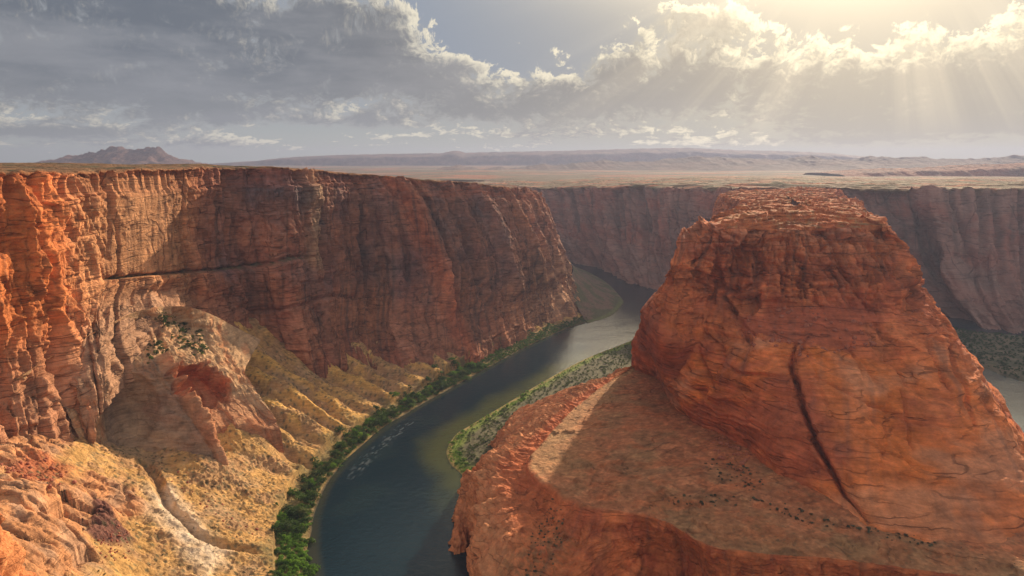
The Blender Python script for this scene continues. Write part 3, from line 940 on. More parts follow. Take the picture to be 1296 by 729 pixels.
def dome():
    raw = [  # back (under the wall), shelf, brow, mid, base
        ((20, 480, 150), (40, 478, 140), (66, 492, 122), (84, 522, 108), (98, 554, 86)),
        ((70, 448, 152), (88, 446, 146), (95, 470, 128), (108, 515, 103), (122, 558, 76)),
        ((120, 420, 158), (134, 428, 146), (150, 452, 128), (140, 505, 98), (140, 562, 67)),
        ((170, 395, 162), (176, 420, 140), (176, 462, 121), (172, 512, 88), (178, 565, 57)),
        ((190, 390, 162), (200, 416, 140), (189, 456, 123), (222, 508, 88), (262, 574, 50)),
        ((205, 388, 160), (214, 410, 141), (203, 452, 120), (232, 506, 86), (270, 568, 51)),
        ((235, 388, 155), (236, 412, 134), (240, 455, 112), (250, 497, 82), (266, 543, 60)),
        ((268, 398, 140), (262, 424, 122), (280, 472, 94), (287, 502, 74), (298, 536, 57)),
        ((300, 415, 118), (286, 446, 104), (308, 492, 77), (320, 515, 61), (336, 542, 46)),
        ((330, 430, 98), (310, 470, 88), (334, 507, 65), (346, 525, 53), (356, 545, 41)),
    ]
    st = [[pz(*q) for q in row] for row in raw]
    st = [q+[q[4]+(q[4]-q[3])*V3(.2, .2, 0)-V3(0, 0, 22)] for q in st]
    P, s, r = loft(st, .62, 2, [30, 70, 80, 80, 14], .85)
    n = normals(P)
    if n[P.shape[0]//2, 60, 2] < 0:
        n = -n
    X, Y, Z = P[..., 0].copy(), P[..., 1].copy(), P[..., 2].copy()
    S = np.broadcast_to(s[:, None], X.shape).astype(np.float32)
    Rw = np.broadcast_to(r[None, :], X.shape).astype(np.float32)
    cb = np.array([q[2] for q in st])
    tt = np.concatenate([[0], np.cumsum(np.linalg.norm(np.diff(cb, axis=0), axis=1))])
    sk = lambda k: float(np.interp(k, np.arange(len(tt)), tt))
    ppx, ppy = proj(P)
    face = ss(1.85, 2.1, Rw)
    w = 4*fbm(X/25, Y/25, Z/25, 3)
    f1, c1, e1 = facet((S+w)/26, (Z-w)/30+Rw, 4.0, 1.2, .06, 405)
    f2, c2, e2 = facet((S+w+.4*Z)/9, (Z-w)/12+2*Rw, 1.5, .7, .08, 411)
    d = f1*.6+f2*.7+1.2*fbm(X/14, Y/14, Z/14, 4)+(1-face)*(1.6*fbm(X/9, Y/9, Z/9, 4)+1.5*(ridged(X/22, Y/16, 0, 3)-1))
    b1 = steps((Z+.25*X+3*fbm(X/30, Y/30, Z/30, 3))/3.0, 421, .4)-.5
    d += b1*(1.0+.9*(1-face))
    def spot(px, py, rx, ry, ang=0.0):
        ca, sa = math.cos(ang), math.sin(ang)
        u = ((ppx-px)*ca+(ppy-py)*sa)/rx
        v = (-(ppx-px)*sa+(ppy-py)*ca)/ry
        return np.sqrt(u*u+v*v)
    # measured once on the undisplaced surface: alcove, small arch, bowl, chimney
    wob = .25*fbm(X/8, Y/8, Z/8, 3)
    alc = spot(252, 488, 40, 27, .35)+wob
    alcd = ss(1.06, .7, alc)*(1-.85*ss(492, 526, ppy+.3*(ppx-250)))
    arch = spot(121, 503, 15, 17)+wob*.6
    arch = np.maximum(arch, ss(0, 1, (ppy-508)/5)*2)
    bowl = spot(165, 520, 34, 46, .15)
    d -= 24*alcd
    d -= 7*ss(1.05, .8, arch)
    d -= 11*np.clip(1.1-bowl**2, 0, 1)**.8
    lip = np.exp(-((alc-1.12)/.1)**2)*(1-ss(480, 505, ppy))
    d += 1.3*lip
    for (x0, y0, rx, ry, a, dp) in [(142, 412, 3.5, 22, .25, 5), (203, 425, 4, 22, -.45, 6), (142, 462, 26, 3, .35, 1.6), (150, 470, 20, 2.4, .3, 1.2), (120, 540, 3, 30, -.2, 2)]:
        d -= dp*ss(1.1, .6, spot(x0, y0, rx, ry, a))
    fx = S-sk(4.45)+2.5*fbm(Z/9, S/30, 5, 3)
    fin = np.where(fx < 0, np.clip(1+fx/6.5, 0, 1), np.clip(1-fx/13, 0, 1))*face
    d += fin*(14+2.5*fbm(X/4, Y/4, Z/4, 3))*(1-.5*ss(3.4, 4, Rw))
    P += n*(d*ss(0, .5, Rw)*(1-ss(4.5, 5, Rw)))[..., None]
    c = lerp(TAN, GREYR, .2)*1.1*np.ones(P.shape, np.float32)
    c *= (.86+.28*c1)[..., None]
    t = fbm(X/18, Y/18, Z/18, 4)
    c = mixc(c, ORANGE, ss(0, .6, t)*.45)
    c = mixc(c, VARN*1.8, np.clip(fbm(S/5, Z/60, 3, 4)-.1, 0, 1)*.6*face)
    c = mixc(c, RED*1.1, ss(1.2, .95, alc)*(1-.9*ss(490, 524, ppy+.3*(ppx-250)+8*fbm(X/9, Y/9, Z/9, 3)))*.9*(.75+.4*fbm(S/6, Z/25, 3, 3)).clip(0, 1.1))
    c = mixc(c, ORANGE*1.05, ss(1.15, .9, arch)*.9)
    c = mixc(c, GREYR*.7, face*ss(sk(1.9), sk(2.5), S)*(1-ss(sk(4.1), sk(4.5), S))*.8*(.75+.5*fbm(S/12, Z/40, 17, 4)).clip(0, 1))  # shade on the face left of the fin, put into the colour as grey
    c = mixc(c, lerp(RED, TAN, .3)*.9, fin*.6)
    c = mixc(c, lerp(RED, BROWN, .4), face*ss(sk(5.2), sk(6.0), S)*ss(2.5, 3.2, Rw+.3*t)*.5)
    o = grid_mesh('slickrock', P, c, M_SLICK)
    tag(o, 'tan slickrock dome with a red arched alcove and brush on its shelf, under the left wall', 'slickrock dome', kind='structure')
    return P, ppx, ppy


def proj(P):
    """photo pixel of world points (for picking spots on the terrain)"""
    q = P-np.array([0, 0, CAM_Z], np.float32)
    f = q[..., 1]*math.cos(PITCH)-q[..., 2]*math.sin(PITCH)
    u = q[..., 1]*math.sin(PITCH)+q[..., 2]*math.cos(PITCH)
    f = np.maximum(f, 1)
    return 648+FPX*q[..., 0]/f, 364.5-FPX*u/f


def near_rock():
    """orange rock shoulder below the viewpoint at the lower left"""
    st = []
    c = V3(-112, 92, 0)
    for i in range(25):
        a = 2*math.pi*i/24
        u = V3(math.cos(a), math.sin(a), 0)
        rx = 30+5*math.cos(2*a+.6)+3*math.sin(3*a)
        st.append([c+V3(0, 0, 254), c+u*rx*.55+V3(0, 0, 252), c+u*rx*.9+V3(0, 0, 243), c+u*rx*1.12+V3(0, 0, 222), c+u*rx*1.35+V3(0, 0, 170), c+u*rx*1.7+V3(0, 0, 60)])
    P, s, r = loft(st, .38, 2, [40, 60, 70, 70, 50], .9)
    n = normals(P)
    if n[10, 50, 2] < 0:
        n = -n
    X, Y, Z = P[..., 0].copy(), P[..., 1].copy(), P[..., 2].copy()
    d = 2.4*fbm(X/11, Y/11, Z/11, 4)
    f1, c1, e1 = facet((X-.5*Y+.4*Z)/9, (.6*X+Y-.7*Z)/7, 3.0, 1.8, .08, 505)
    f2, c2, e2 = facet((X-.5*Y+.4*Z)/3, (.6*X+Y-.7*Z)/2.2, .8, .5, .1, 511)
    d += f1+f2+.25*fbm(X/1.2, Y/1.2, Z/1.2, 3)
    d *= ss(0, .5, np.broadcast_to(r[None], d.shape))
    d[-1] = d[0]
    P += n*d[..., None]
    c = lerp(ORANGE, TAN, .25)*1.1*np.ones(P.shape, np.float32)
    c *= (.85+.3*c1)[..., None]
    c = mixc(c, RED, ss(0, .5, fbm(X/6, Y/6, Z/6, 4))*.4)
    o = grid_mesh('rock_outcrop', P, c, M_SLICK)
    tag(o, 'bright orange cracked rock shoulder cut by the lower left corner of the view', 'rock outcrop', kind='structure')


# ================================================================== 3. BUTTE
def butte():
    ctr = lambda x, y, z: V3(x, y, z)
    st = [
        [ctr(660, 1500, 242), V3(560, 1500, 240), V3(545, 1500, 192), V3(525, 1490, 120), V3(480, 1480, -2)],
        [ctr(440, 1150, 249), V3(335, 1150, 246), V3(322, 1150, 190), V3(305, 1150, 120), V3(255, 1150, -2)],
        [ctr(340, 880, 255), V3(282, 860, 248), V3(272, 880, 195), V3(266, 900, 130), V3(256, 930, 30)],
        [ctr(300, 760, 257), V3(244, 690, 247), V3(228, 705, 195), V3(232, 760, 130), V3(228, 810, 40)],
        [ctr(262, 690, 257), pz(897, 276, 251), pz(850, 346, 212), pz(830, 392, 174), pz(809, 462, 92)],
        [ctr(250, 660, 257), pz(907, 281, 251), pz(866, 362, 201), pz(846, 425, 164), pz(836, 486, 87)],
        [ctr(245, 640, 257), pz(938, 284, 250), pz(900, 374, 190), pz(878, 434, 155), pz(872, 528, 90)],
        [ctr(245, 635, 257), pz(978, 283, 250), pz(952, 382, 189), pz(934, 446, 157), pz(924, 556, 92)],
        [ctr(248, 632, 257), pz(1010, 283, 250), pz(1004, 386, 188), pz(1000, 449, 160), pz(990, 596, 97)],
        [ctr(255, 632, 257), pz(1046, 283, 250), pz(1062, 388, 188), pz(1072, 450, 160), pz(1092, 662, 95)],
        [ctr(262, 636, 257), pz(1082, 284, 249), pz(1112, 390, 188), pz(1140, 448, 160), pz(1188, 692, 91)],
        [ctr(272, 645, 256), pz(1106, 285, 248), pz(1150, 390, 187), pz(1192, 442, 160), pz(1292, 708, 86)],
        [ctr(284, 665, 256), pz(1124, 290, 245), pz(1168, 366, 190), pz(1212, 428, 158), pz(1352, 640, 82)],
        [ctr(300, 720, 256), V3(352, 690, 246), V3(384, 705, 190), V3(420, 715, 150), V3(500, 725, 30)],
        [ctr(345, 880, 254), V3(428, 880, 246), V3(470, 890, 190), V3(500, 890, 120), V3(560, 900, -2)],
        [ctr(440, 1150, 249), V3(523, 1150, 243), V3(590, 1150, 190), V3(640, 1140, 120), V3(720, 1130, -2)],
        [ctr(630, 1500, 242), V3(685, 1500, 240), V3(705, 1490, 190), V3(735, 1460, 120), V3(790, 1400, -2)],
    ]
    for i in range(4, 13):
        st[i][0] = V3(262, 672, 257)
    st = [q+[q[4]+(q[4]-q[3])*V3(.12, .12, 0)+V3(0, 0, -30)] for q in st]
    for i, q in enumerate(st):            # the table edge comes down in ledges
        if 4 <= i <= 12:
            lip = lerp(q[0], q[1], .62)
            lip[2] = 256.5
            q[1] = q[1]+V3(0, 0, -4) if i < 12 else q[1]
        else:
            lip = lerp(q[0], q[1], .8)
        q.insert(1, lip)
    P, s, r = loft(st, .85, 3, [44, 44, 74, 66, 150, 14], 0.9)
    r = np.where(r < 2, r*.5, r-1).astype(np.float32)
    n = normals(P)
    if n[P.shape[0]//2, 10, 2] < 0:
        n = -n
    X, Y, Z = P[..., 0].copy(), P[..., 1].copy(), P[..., 2].copy()
    S = np.broadcast_to(s[:, None], X.shape).astype(np.float32)
    Rw = np.broadcast_to(r[None, :], X.shape).astype(np.float32)
    top = 1-ss(.93, 1.02, Rw)
    cliff = ss(.97, 1.05, Rw)*(1-ss(1.9, 2.1, Rw))
    talus = ss(1.9, 2.1, Rw)*(1-ss(2.75, 3.05, Rw))
    slick = ss(2.7, 3.05, Rw)
    cs = np.array([q[2] for q in st])
    tt = np.concatenate([[0], np.cumsum(np.linalg.norm(np.diff(cs, axis=0), axis=1))])
    sk = lambda k: float(np.interp(k, np.arange(len(tt)), tt))
    front = ss(sk(3.5), sk(5), S)*(1-ss(sk(12.2), sk(13.5), S))
    tcore = np.exp(-((S-sk(8.6))/85)**2)                     # where red scree lies
    ppx, ppy = proj(P)
    sq = np.sqrt(((ppx-1030-.35*(ppy-410))/92)**2+((ppy-412)/40)**2)+.35*fbm(X/22, Y/22, Z/22, 4)
    scree = ss(1.1, .8, sq)*ss(1.6, 1.9, Rw)
    w = 8*fbm(X/50, Y/50, Z/50, 3)
    d = np.zeros(X.shape, np.float32)
    Sl = S+w+.12*(Z-200)
    Zl = Z+.7*w+.05*S+1.5*fbm(X/9, Y/9, Z/9, 3)
    f1, c1, e1 = blocks(Sl, Zl, 34, 40, 105, 12.0, 1.0, .35, 2.2, 3.0, 1.0)
    f2, c2, e2 = blocks(Sl+.3*Z, Zl, 12, 11, 121, 5.4, 1.0, .4, 1.3, 1.4, .7)
    f3, c3, e3 = blocks(Sl, Zl, 4.2, 3.6, 133, 1.9, 1.0, .4, .7, .4, .5)
    g2, _, _ = facet((S+.5*Z)/15, (Z-.3*S)/13, 2.6, 0, .08, 145, 1.4)
    f2 = f2+g2
    d += (cliff+.55*talus*(1-scree))*(f1*.8+f2+f3)
    d += slick*(np.maximum(f1, -4)*.22+np.maximum(f2, -1.5)*.12)
    # cross-bedding ledges
    tl = Z+.12*X-.05*Y
    swp = 17*fbm(X/125, Y/125, Z/90, 3)
    b1 = steps((tl+swp+4*fbm(X/50, Y/50, Z/50, 3))/6.5, 141, .2)-.5
    b2 = steps((tl*.9+.05*S+swp*1.2+3*fbm(X/25, Y/25, Z/25, 3))/2.6, 147, .22)-.5
    b3 = steps((Z+.18*X+.1*Y+swp*1.5+5*fbm(X/60, Y/60, Z/50, 3))/1.3, 151, .35)-.5
    up = ss(205, 250, Z)
    d += (cliff*(1.7+2.4*up)+slick*2.3+1.1*talus*(1-scree))*b1+(cliff*(.9+.9*up)+slick*1.3+.7*talus*(1-scree))*b2+slick*.5*b3
    # arched recess in the upper cliff
    for (k, rc, wd, hh, dp) in [(8.7, 1.6, 26, .33, 9), (9.9, 1.35, 18, .2, 5), (10.6, 1.6, 22, .25, 5), (7.3, 1.6, 20, .3, 4), (6.4, 1.35, 14, .3, 4)]:
        m = ((S-sk(k))/wd)**2+((Rw-rc)/hh)**2
        d -= dp*ss(1.15, .75, m)
    # towers between recesses
    for (k, wd, o_) in [(8.1, 9, 5), (9.3, 8, 4), (10.25, 10, 5), (11.1, 10, 4), (5.7, 12, 5), (6.9, 9, 4)]:
        d += o_*np.exp(-((S-sk(k))/wd)**2)*cliff
    d += scree*(.8*fbm(X/5, Y/5, Z/5, 3))
    d += slick*(5.5*fbm(X/60, Y/60, Z/36, 3)+.5*fbm(X/9, Y/9, Z/9, 3))
    d += cliff*1.4*fbm(X/9, Y/9, Z/9, 4)
    # big rounded lobes of the slickrock skirt
    for (k, rc, wd, hh, o_) in [(10.2, 3.35, 55, .5, 10), (7.3, 3.35, 30, .4, 9), (8.4, 3.5, 26, .45, 5), (6.0, 3.1, 22, .5, 6), (11.6, 3.2, 30, .5, 5)]:
        d += o_*np.exp(-((S-sk(k))/wd)**2-((Rw-rc)/hh)**2)
    d *= .3+.7*ss(sk(4.4), sk(6.0), S)
    P += n*(d*ss(.55, 1.0, Rw+.0)*(1-ss(4.6, 5, Rw)))[..., None]
    # long joints cut into the skirt
    crack_c = np.zeros(X.shape, np.float32)
    for pl, dep, wd in [
        ([(1003, 448, 160), (1016, 490, 146), (1034, 545, 126), (1060, 605, 109), (1098, 666, 94)], 13, 1.9),
        ([(944, 440, 157), (930, 400, 178), (935, 350, 215), (940, 310, 240)], 4, 2.2),
        ([(905, 340, 215), (925, 390, 182), (950, 425, 166), (965, 440, 160)], 4, 2.4),
        ([(868, 418, 155), (885, 455, 132), (893, 500, 112)], 4, 2.6),
        ([(880, 408, 165), (905, 440, 150), (915, 470, 138)], 3, 2.0),
        ([(1170, 420, 172), (1190, 470, 150), (1196, 505, 138)], 3.5, 2.0),
        ([(1120, 440, 164), (1160, 500, 143)], 3, 1.8),
        ([(1205, 420, 170), (1230, 490, 145), (1242, 560, 122)], 4, 2.4),
        ([(1040, 500, 143), (1085, 512, 138), (1150, 528, 133), (1222, 550, 126)], 4, 1.7),
        ([(826, 462, 126), (858, 478, 119), (888, 500, 111), (905, 545, 97)], 4, 1.8),
        ([(1075, 560, 124), (1140, 585, 117), (1230, 606, 108)], 2.5, 1.3),
        ([(940, 470, 150), (968, 492, 142), (1006, 500, 141)], 3, 1.5),
        ([(1010, 395, 182), (1000, 350, 206), (1008, 320, 226)], 4, 1.8),
        ([(1085, 390, 184), (1078, 350, 206), (1090, 318, 226)], 4, 1.8),

    ]:
        q = np.array([pz(*a) for a in pl])
        # measure in the plan of the face (x, z) so the joint follows the slope
        q2 = np.c_[q[:, 0], q[:, 2]]
        t_ = np.r_[0, np.cumsum(np.linalg.norm(np.diff(q2, axis=0), axis=1))]
        q2 = pchip(t_, q2, np.linspace(0, t_[-1], 40))
        dd, _, aa = dist_poly(X+1.6*fbm(Z/9, X/30, 0, 3)+.35*(irr(Z/3.1, 161)[0] % 2-.5)+.4*fbm(Z/2.2, X/20, 4, 2), Z, q2)
        ln = aa/t_[-1]
        taper = (.45+.55*ss(0, .4, ln))*(1-.75*ss(.75, 1.0, ln))*(1+.35*fbm(Z/6, X/50, 1, 3))
        m = ss(1.0, .35, dd/(wd*taper))*front*ss(.95, 1.05, Rw)
        P -= n*(m*dep*taper)[..., None]
        if dep > 10:
            sdd = np.sign(X-np.interp(Z, q2[::-1, 1], q2[::-1, 0]))
            P += n*(2.6*(sdd > 0)*ss(45, 0, dd)*ss(0, .1, ln)*(1-ss(.85, 1, ln))*front*slick)[..., None]
        crack_c = np.maximum(crack_c, m*ss(0, 1, dep/10))
    gj = np.random.default_rng(17)
    for q in range(46):
        s0 = gj.uniform(sk(4.2), sk(12.6))
        up_ = q < 20
        r0 = gj.uniform(1.05, 1.5) if up_ else gj.uniform(2.5, 3.25)
        r1 = r0+(gj.uniform(.4, 1.1) if up_ else gj.uniform(.25, .75))
        ln_ = gj.uniform(-10, 22) if up_ else gj.uniform(-25, 70)
        w_ = gj.uniform(.6, 1.3)
        dp_ = gj.uniform(1.2, 3.4) if up_ else gj.uniform(.8, 2.6)
        tt_ = (Rw-r0)/(r1-r0)
        x_ = S-s0-ln_*(Rw-r0)-2.2*fbm(Rw*3.1+q, 0*S, q*1.3+.2, 3)-.5*fbm(S/3, Z/3, q*.7+.1, 2)
        P -= n*(dp_*ss(1.0, .3, np.abs(x_)/w_)*ss(0, .12, tt_)*ss(1, .7, tt_))[..., None]
    # stepped table top: flat beds breaking off one below the other
    zt = P[..., 2]+fbm(X/62, Y/46, 4, 5)*8+2.4*fbm(X/12, Y/10, 5, 4)
    bed = 3.1
    k_ = zt/bed
    fr = k_-np.floor(k_)
    zs = bed*(np.floor(k_)+.22*fr+.78*ss(.78, .97, fr))
    zs = zs+.8*fbm(X/5, Y/5, 7, 4)-fbm(X/62, Y/46, 4, 5)*4
    m_ = (1-ss(1.02, 1.10, Rw))
    riser = ss(.74, .84, fr)*m_
    P[..., 2] = lerp(P[..., 2], zs, m_)
    # ---- albedo
    c = lerp(RED, ORANGE, .45)*1.06*np.ones(P.shape, np.float32)
    t = fbm(X/45, Y/45, Z/30, 5)
    c = mixc(c, ORANGE*V3(1.04, .85, .68), ss(2.3, 3.3, Rw+.35*t)*(.6+.5*t).clip(0, 1))
    c = mixc(c, DEEP, (1-ss(2.0, 3.3, Rw+.5*t))*.6*ss(-.4, .4, t))
    c *= (.86+.28*c1)[..., None]
    c *= (1+.12*b3*slick+.16*b2)[..., None]
    big = fbm(X/75, Y/75, Z/38, 4)
    c = mixc(c, DEEP*1.05, slick*ss(.0, .45, big)*.75)
    c = mixc(c, lerp(ORANGE, PALE, .4), slick*ss(-.1, -.55, big)*.45)
    c = mixc(c, VARN*1.5, slick*np.clip(fbm(S/9, Z/55, 31, 4)*1.3-.25, 0, 1)*.55)
    c = mixc(c, DEEP*1.05, scree*.8)
    c = mixc(c, PALE*.75, cliff*up*np.clip(b2+.2, 0, 1)*.35)
    # varnish on the sheltered left foot and recesses
    vst = np.clip(fbm(S/6, Z/90, 2, 4)*1.4, 0, 1)
    c = mixc(c, VARN*1.2, (cliff+talus*.5)*vst*.5)
    c = mixc(c, VARN*1.1, np.exp(-((S-sk(6.5))/32)**2)*np.exp(-((Rw-3.55)/.35)**2)*np.clip(.55+.8*fbm(S/7, Z/30, 8, 4), 0, 1))
    c = mixc(c, DEEP*.9, np.exp(-((S-sk(5.6))/30)**2)*slick*.7)
    ek = e2
    c = mixc(c, c*.5, cliff*np.clip(1-ek/.7, 0, 1)*.35)
    # table top: pale ledges, brush in the pans
    tp = lerp(ORANGE, RED, .45)*np.ones(P.shape, np.float32)
    tp = mixc(tp, SANDC*.75, ss(-.1, .5, fbm(X/30, Y/25, 8, 5))*.55)
    tp *= (.8+.4*_h(np.floor(k_), np.floor(k_)*0, 77))[..., None]
    tp = mixc(tp, SCRUBC*1.3, ss(.1, .5, fbm(X/14, Y/9, 3, 4))*.5*(1-riser))
    tp = mixc(tp, RED*.8, riser*.8)
    c = c*(1-top)[..., None]+tp*top[..., None]
    o = grid_mesh('butte', P, c*1.1, M_BUTTE)
    tag(o, 'massive rounded red sandstone butte with a stepped flat top and a long dark crack', 'butte', kind='structure')
    return P


# ================================================================== 4. BENCH below the butte
def bench():
    inner = [(185, 760, 84), (175, 720, 90), (175, 650, 94), (182, 600, 96), (192, 560, 97), (196, 530, 98), (199, 515, 98), (202, 500, 99), (204, 480, 100), (206, 465, 100),
             (214, 440, 100), (224, 412, 100), (262, 402, 98), (330, 392, 95), (430, 420, 90)]
    edge = [(806, 461, 84), (764, 488, 85), (724, 520, 86), (690, 556, 87), (667, 590, 87), (682, 609, 87), (702, 622, 87), (722, 637, 87), (750, 646, 88), (788, 650, 88), (832, 656, 90), (900, 692, 91),
            (1060, 707, 91), (1296, 736, 90), (1560, 745, 85)]
    sh = [V3(118, 752, 70), pz(742, 490, 78), pz(697, 522, 78), pz(648, 562, 78), pz(606, 592, 77), pz(599, 640, 69), pz(604, 688, 63), pz(622, 750, 58), pz(700, 790, 52), pz(775, 712, 56), pz(842, 692, 64), pz(905, 718, 70),
          pz(1062, 724, 74), pz(1296, 760, 72), pz(1560, 770, 65)]
    mid = [V3(100, 775, 40), V3(8, 690, 45), V3(-8, 610, 45), V3(-22, 540, 45), pz(591, 606, 48), pz(594, 662, 34), pz(600, 716, 30), pz(612, 800, 30), pz(690, 850, 30), pz(768, 790, 36), pz(846, 770, 38), pz(910, 790, 42),
           pz(1065, 800, 42), pz(1300, 830, 42), pz(1580, 830, 40)]
    base = [V3(75, 800, 4), V3(-12, 715, 4), V3(-30, 632, 4), V3(-44, 550, 3), V3(-44, 498, -2), pz(599, 690, -2), pz(607, 742, -2), pz(616, 850, -2), pz(690, 950, -2), pz(768, 900, -2), pz(850, 900, -2), pz(915, 950, -2),
            pz(1070, 960, -2), pz(1310, 980, -2), pz(1600, 980, -2)]
    st = [[V3(*i), pz(*e), s_, m_, b_] for i, e, s_, m_, b_ in zip(inner, edge, sh, mid, base)]
    st = [q+[q[4]+(q[4]-q[3])*V3(.3, .3, 0)+V3(0, 0, -14)] for q in st]
    P, s, r = loft(st, 0.66, 1, [170, 80, 90, 70, 6], 0.8)
    n = normals(P)
    if n[300, 30, 2] < 0:
        n = -n
    X, Y, Z = P[..., 0].copy(), P[..., 1].copy(), P[..., 2].copy()
    S = np.broadcast_to(s[:, None], X.shape).astype(np.float32)
    Rw = np.broadcast_to(r[None, :], X.shape).astype(np.float32)
    ce = np.array([q[1] for q in st])
    tt = np.concatenate([[0], np.cumsum(np.linalg.norm(np.diff(ce, axis=0), axis=1))])
    sk = lambda k: float(np.interp(k, np.arange(len(tt)), tt))
    off = .05*fbm(S/14, 0, 0, 4)
    flat = 1-ss(.97, 1.01, Rw+off*.6)
    rock = 1-flat
    w = 5*fbm(X/30, Y/30, Z/30, 3)
    f1, c1, e1 = facet((S+w)/22, (Z+w)/30+Rw*.6, 6.5, 1.6, .06, 205)
    f2, c2, e2 = facet((S+w)/7, (Z-w)/9+Rw*2.5, 2.0, .7, .08, 221)
    f3, c3, e3 = facet(S/2.6, Z/2.6+Rw*7, .9, .3, .1, 233)
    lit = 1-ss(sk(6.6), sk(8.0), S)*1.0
    d = rock*(f1*(.6+.4*ss(1.5, 2.2, Rw))+f2+f3)
    b1 = steps((Z+.15*S*.3+4*fbm(X/30, Y/30, Z/30, 3))/3.6, 241, .35)-.5
    b2 = steps((Z+1.5*fbm(X/12, Y/12, Z/12, 3))/1.3, 247, .35)-.5
    d += rock*(b1*2.0+b2*.9)
    d += rock*(1.2*fbm(X/10, Y/10, Z/10, 4))
    d += rock*lit*(2.2*ridged(S/7, Rw*1.6, 0, 3)-1.8)*ss(1.3, 1.7, Rw)
    d -= 4.5*np.exp(-((Rw-1.22)/.13)**2)*ss(sk(4.0), sk(5.0), S)*(1-ss(sk(8.3), sk(9.2), S))
    # lumpy ledges on the sunlit shoulder
    P += n*(d*ss(.98, 1.12, Rw)*(1-ss(4.6, 5, Rw)))[..., None]
    P[..., 2] -= 3.2*ss(1.0, 1.035, Rw+off*.6)*(1-ss(1.05, 1.7, Rw))
    # thin cap lip of the flat and its gentle relief
    z2 = .9*fbm(X/40, Y/40, 1, 4)+.18*fbm(X/4, Y/4, 2, 3)
    z2 += 1.3*np.exp(-((Rw-.985)/.02)**2)
    lay = fbm(X/34, Y/34, 15, 5)
    z2 += 1.6*(steps((lay*3+Rw*6), 251, .12)-.5)*ss(.5, .75, Rw)+.7*(ridged(X/14, Y/14, 9, 3)-1)*ss(.65, .35, Rw)
    # small scarp crossing the flat in front of the butte
    sc = dens(np.array([pz(770, 652, 89), pz(805, 655, 89), pz(835, 640, 91), pz(865, 630, 93), pz(940, 632, 96), pz(1020, 650, 96), pz(1110, 682, 94), pz(1296, 728, 90)]), 4)
    sd, ssn, _ = dist_poly(X, Y, sc)
    z2 += -1.6*ss(-3, 3, -sd*ssn+2*fbm(X/10, Y/10, 6, 3))*ss(60, 40, sd)
    # apron of scree under the butte
    P[..., 2] += flat*z2
    # ---- albedo
    c = lerp(BROWN, RED, .45)*1.12*np.ones(P.shape, np.float32)
    t = fbm(X/38, Y/38, 3, 5)
    c = mixc(c, BROWN*.95, ss(-.2, .4, t)*.6)
    c = mixc(c, lerp(RED, ORANGE, .4), ss(.05, .4, fbm(X/26, Y/18, 23, 5))*.5)
    c = mixc(c, SANDC*.72, ss(.1, .6, fbm(X/22, Y/22, 7, 4))*.25)
    nearb = ss(.55, .2, Rw)
    c = mixc(c, lerp(RED, ORANGE, .3)*.85, nearb*(.55+.5*fbm(X/16, Y/16, 1, 4)).clip(0, 1))
    c = mixc(c, SANDC*.8, ss(sk(5.6), sk(4.2), S)*ss(.6, .9, Rw)*.6)
    c = mixc(c, SANDC*.62, ss(sk(8.5), sk(11), S)*ss(.55, .8, Rw)*.35)
    c *= (.82+.36*cells(X/2.3, Y/2.3, 263)[0])[..., None]*(.88+.24*cells(X/7+.5*fbm(X/9, Y/9, 1, 3), Y/6, 267)[0])[..., None]
    r1_, _, _, du_, dv_, _e = cells(X/3.4, Y/3.4, 261)
    tuft = ss(.33, .15, np.sqrt(du_**2+dv_**2))*(r1_ > .62)
    c = mixc(c, SCRUBC, tuft*.3)
    rc = lerp(RED, ORANGE, .45)*np.ones(P.shape, np.float32)
    rc *= (.85+.3*c1)[..., None]
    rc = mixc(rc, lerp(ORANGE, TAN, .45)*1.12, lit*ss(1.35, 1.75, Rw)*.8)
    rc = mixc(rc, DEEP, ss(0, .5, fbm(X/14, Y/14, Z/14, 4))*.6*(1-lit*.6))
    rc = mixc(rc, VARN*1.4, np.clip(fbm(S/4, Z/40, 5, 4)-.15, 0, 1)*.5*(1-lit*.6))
    # strip of brush on the lower ledge
    brush = np.exp(-((S-sk(7.3))/9)**2)*ss(1.05, 1.3, Rw)*ss(-.2, .2, fbm(X/3, Y/3, Z/3, 3))
    rc = mixc(rc, SCRUBC, brush*.55)
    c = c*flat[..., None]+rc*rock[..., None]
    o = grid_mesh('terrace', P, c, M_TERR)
    tag(o, 'brown gravel terrace with red cliffs below the butte, jutting out over the river bend', 'terrace', kind='structure')
    return P


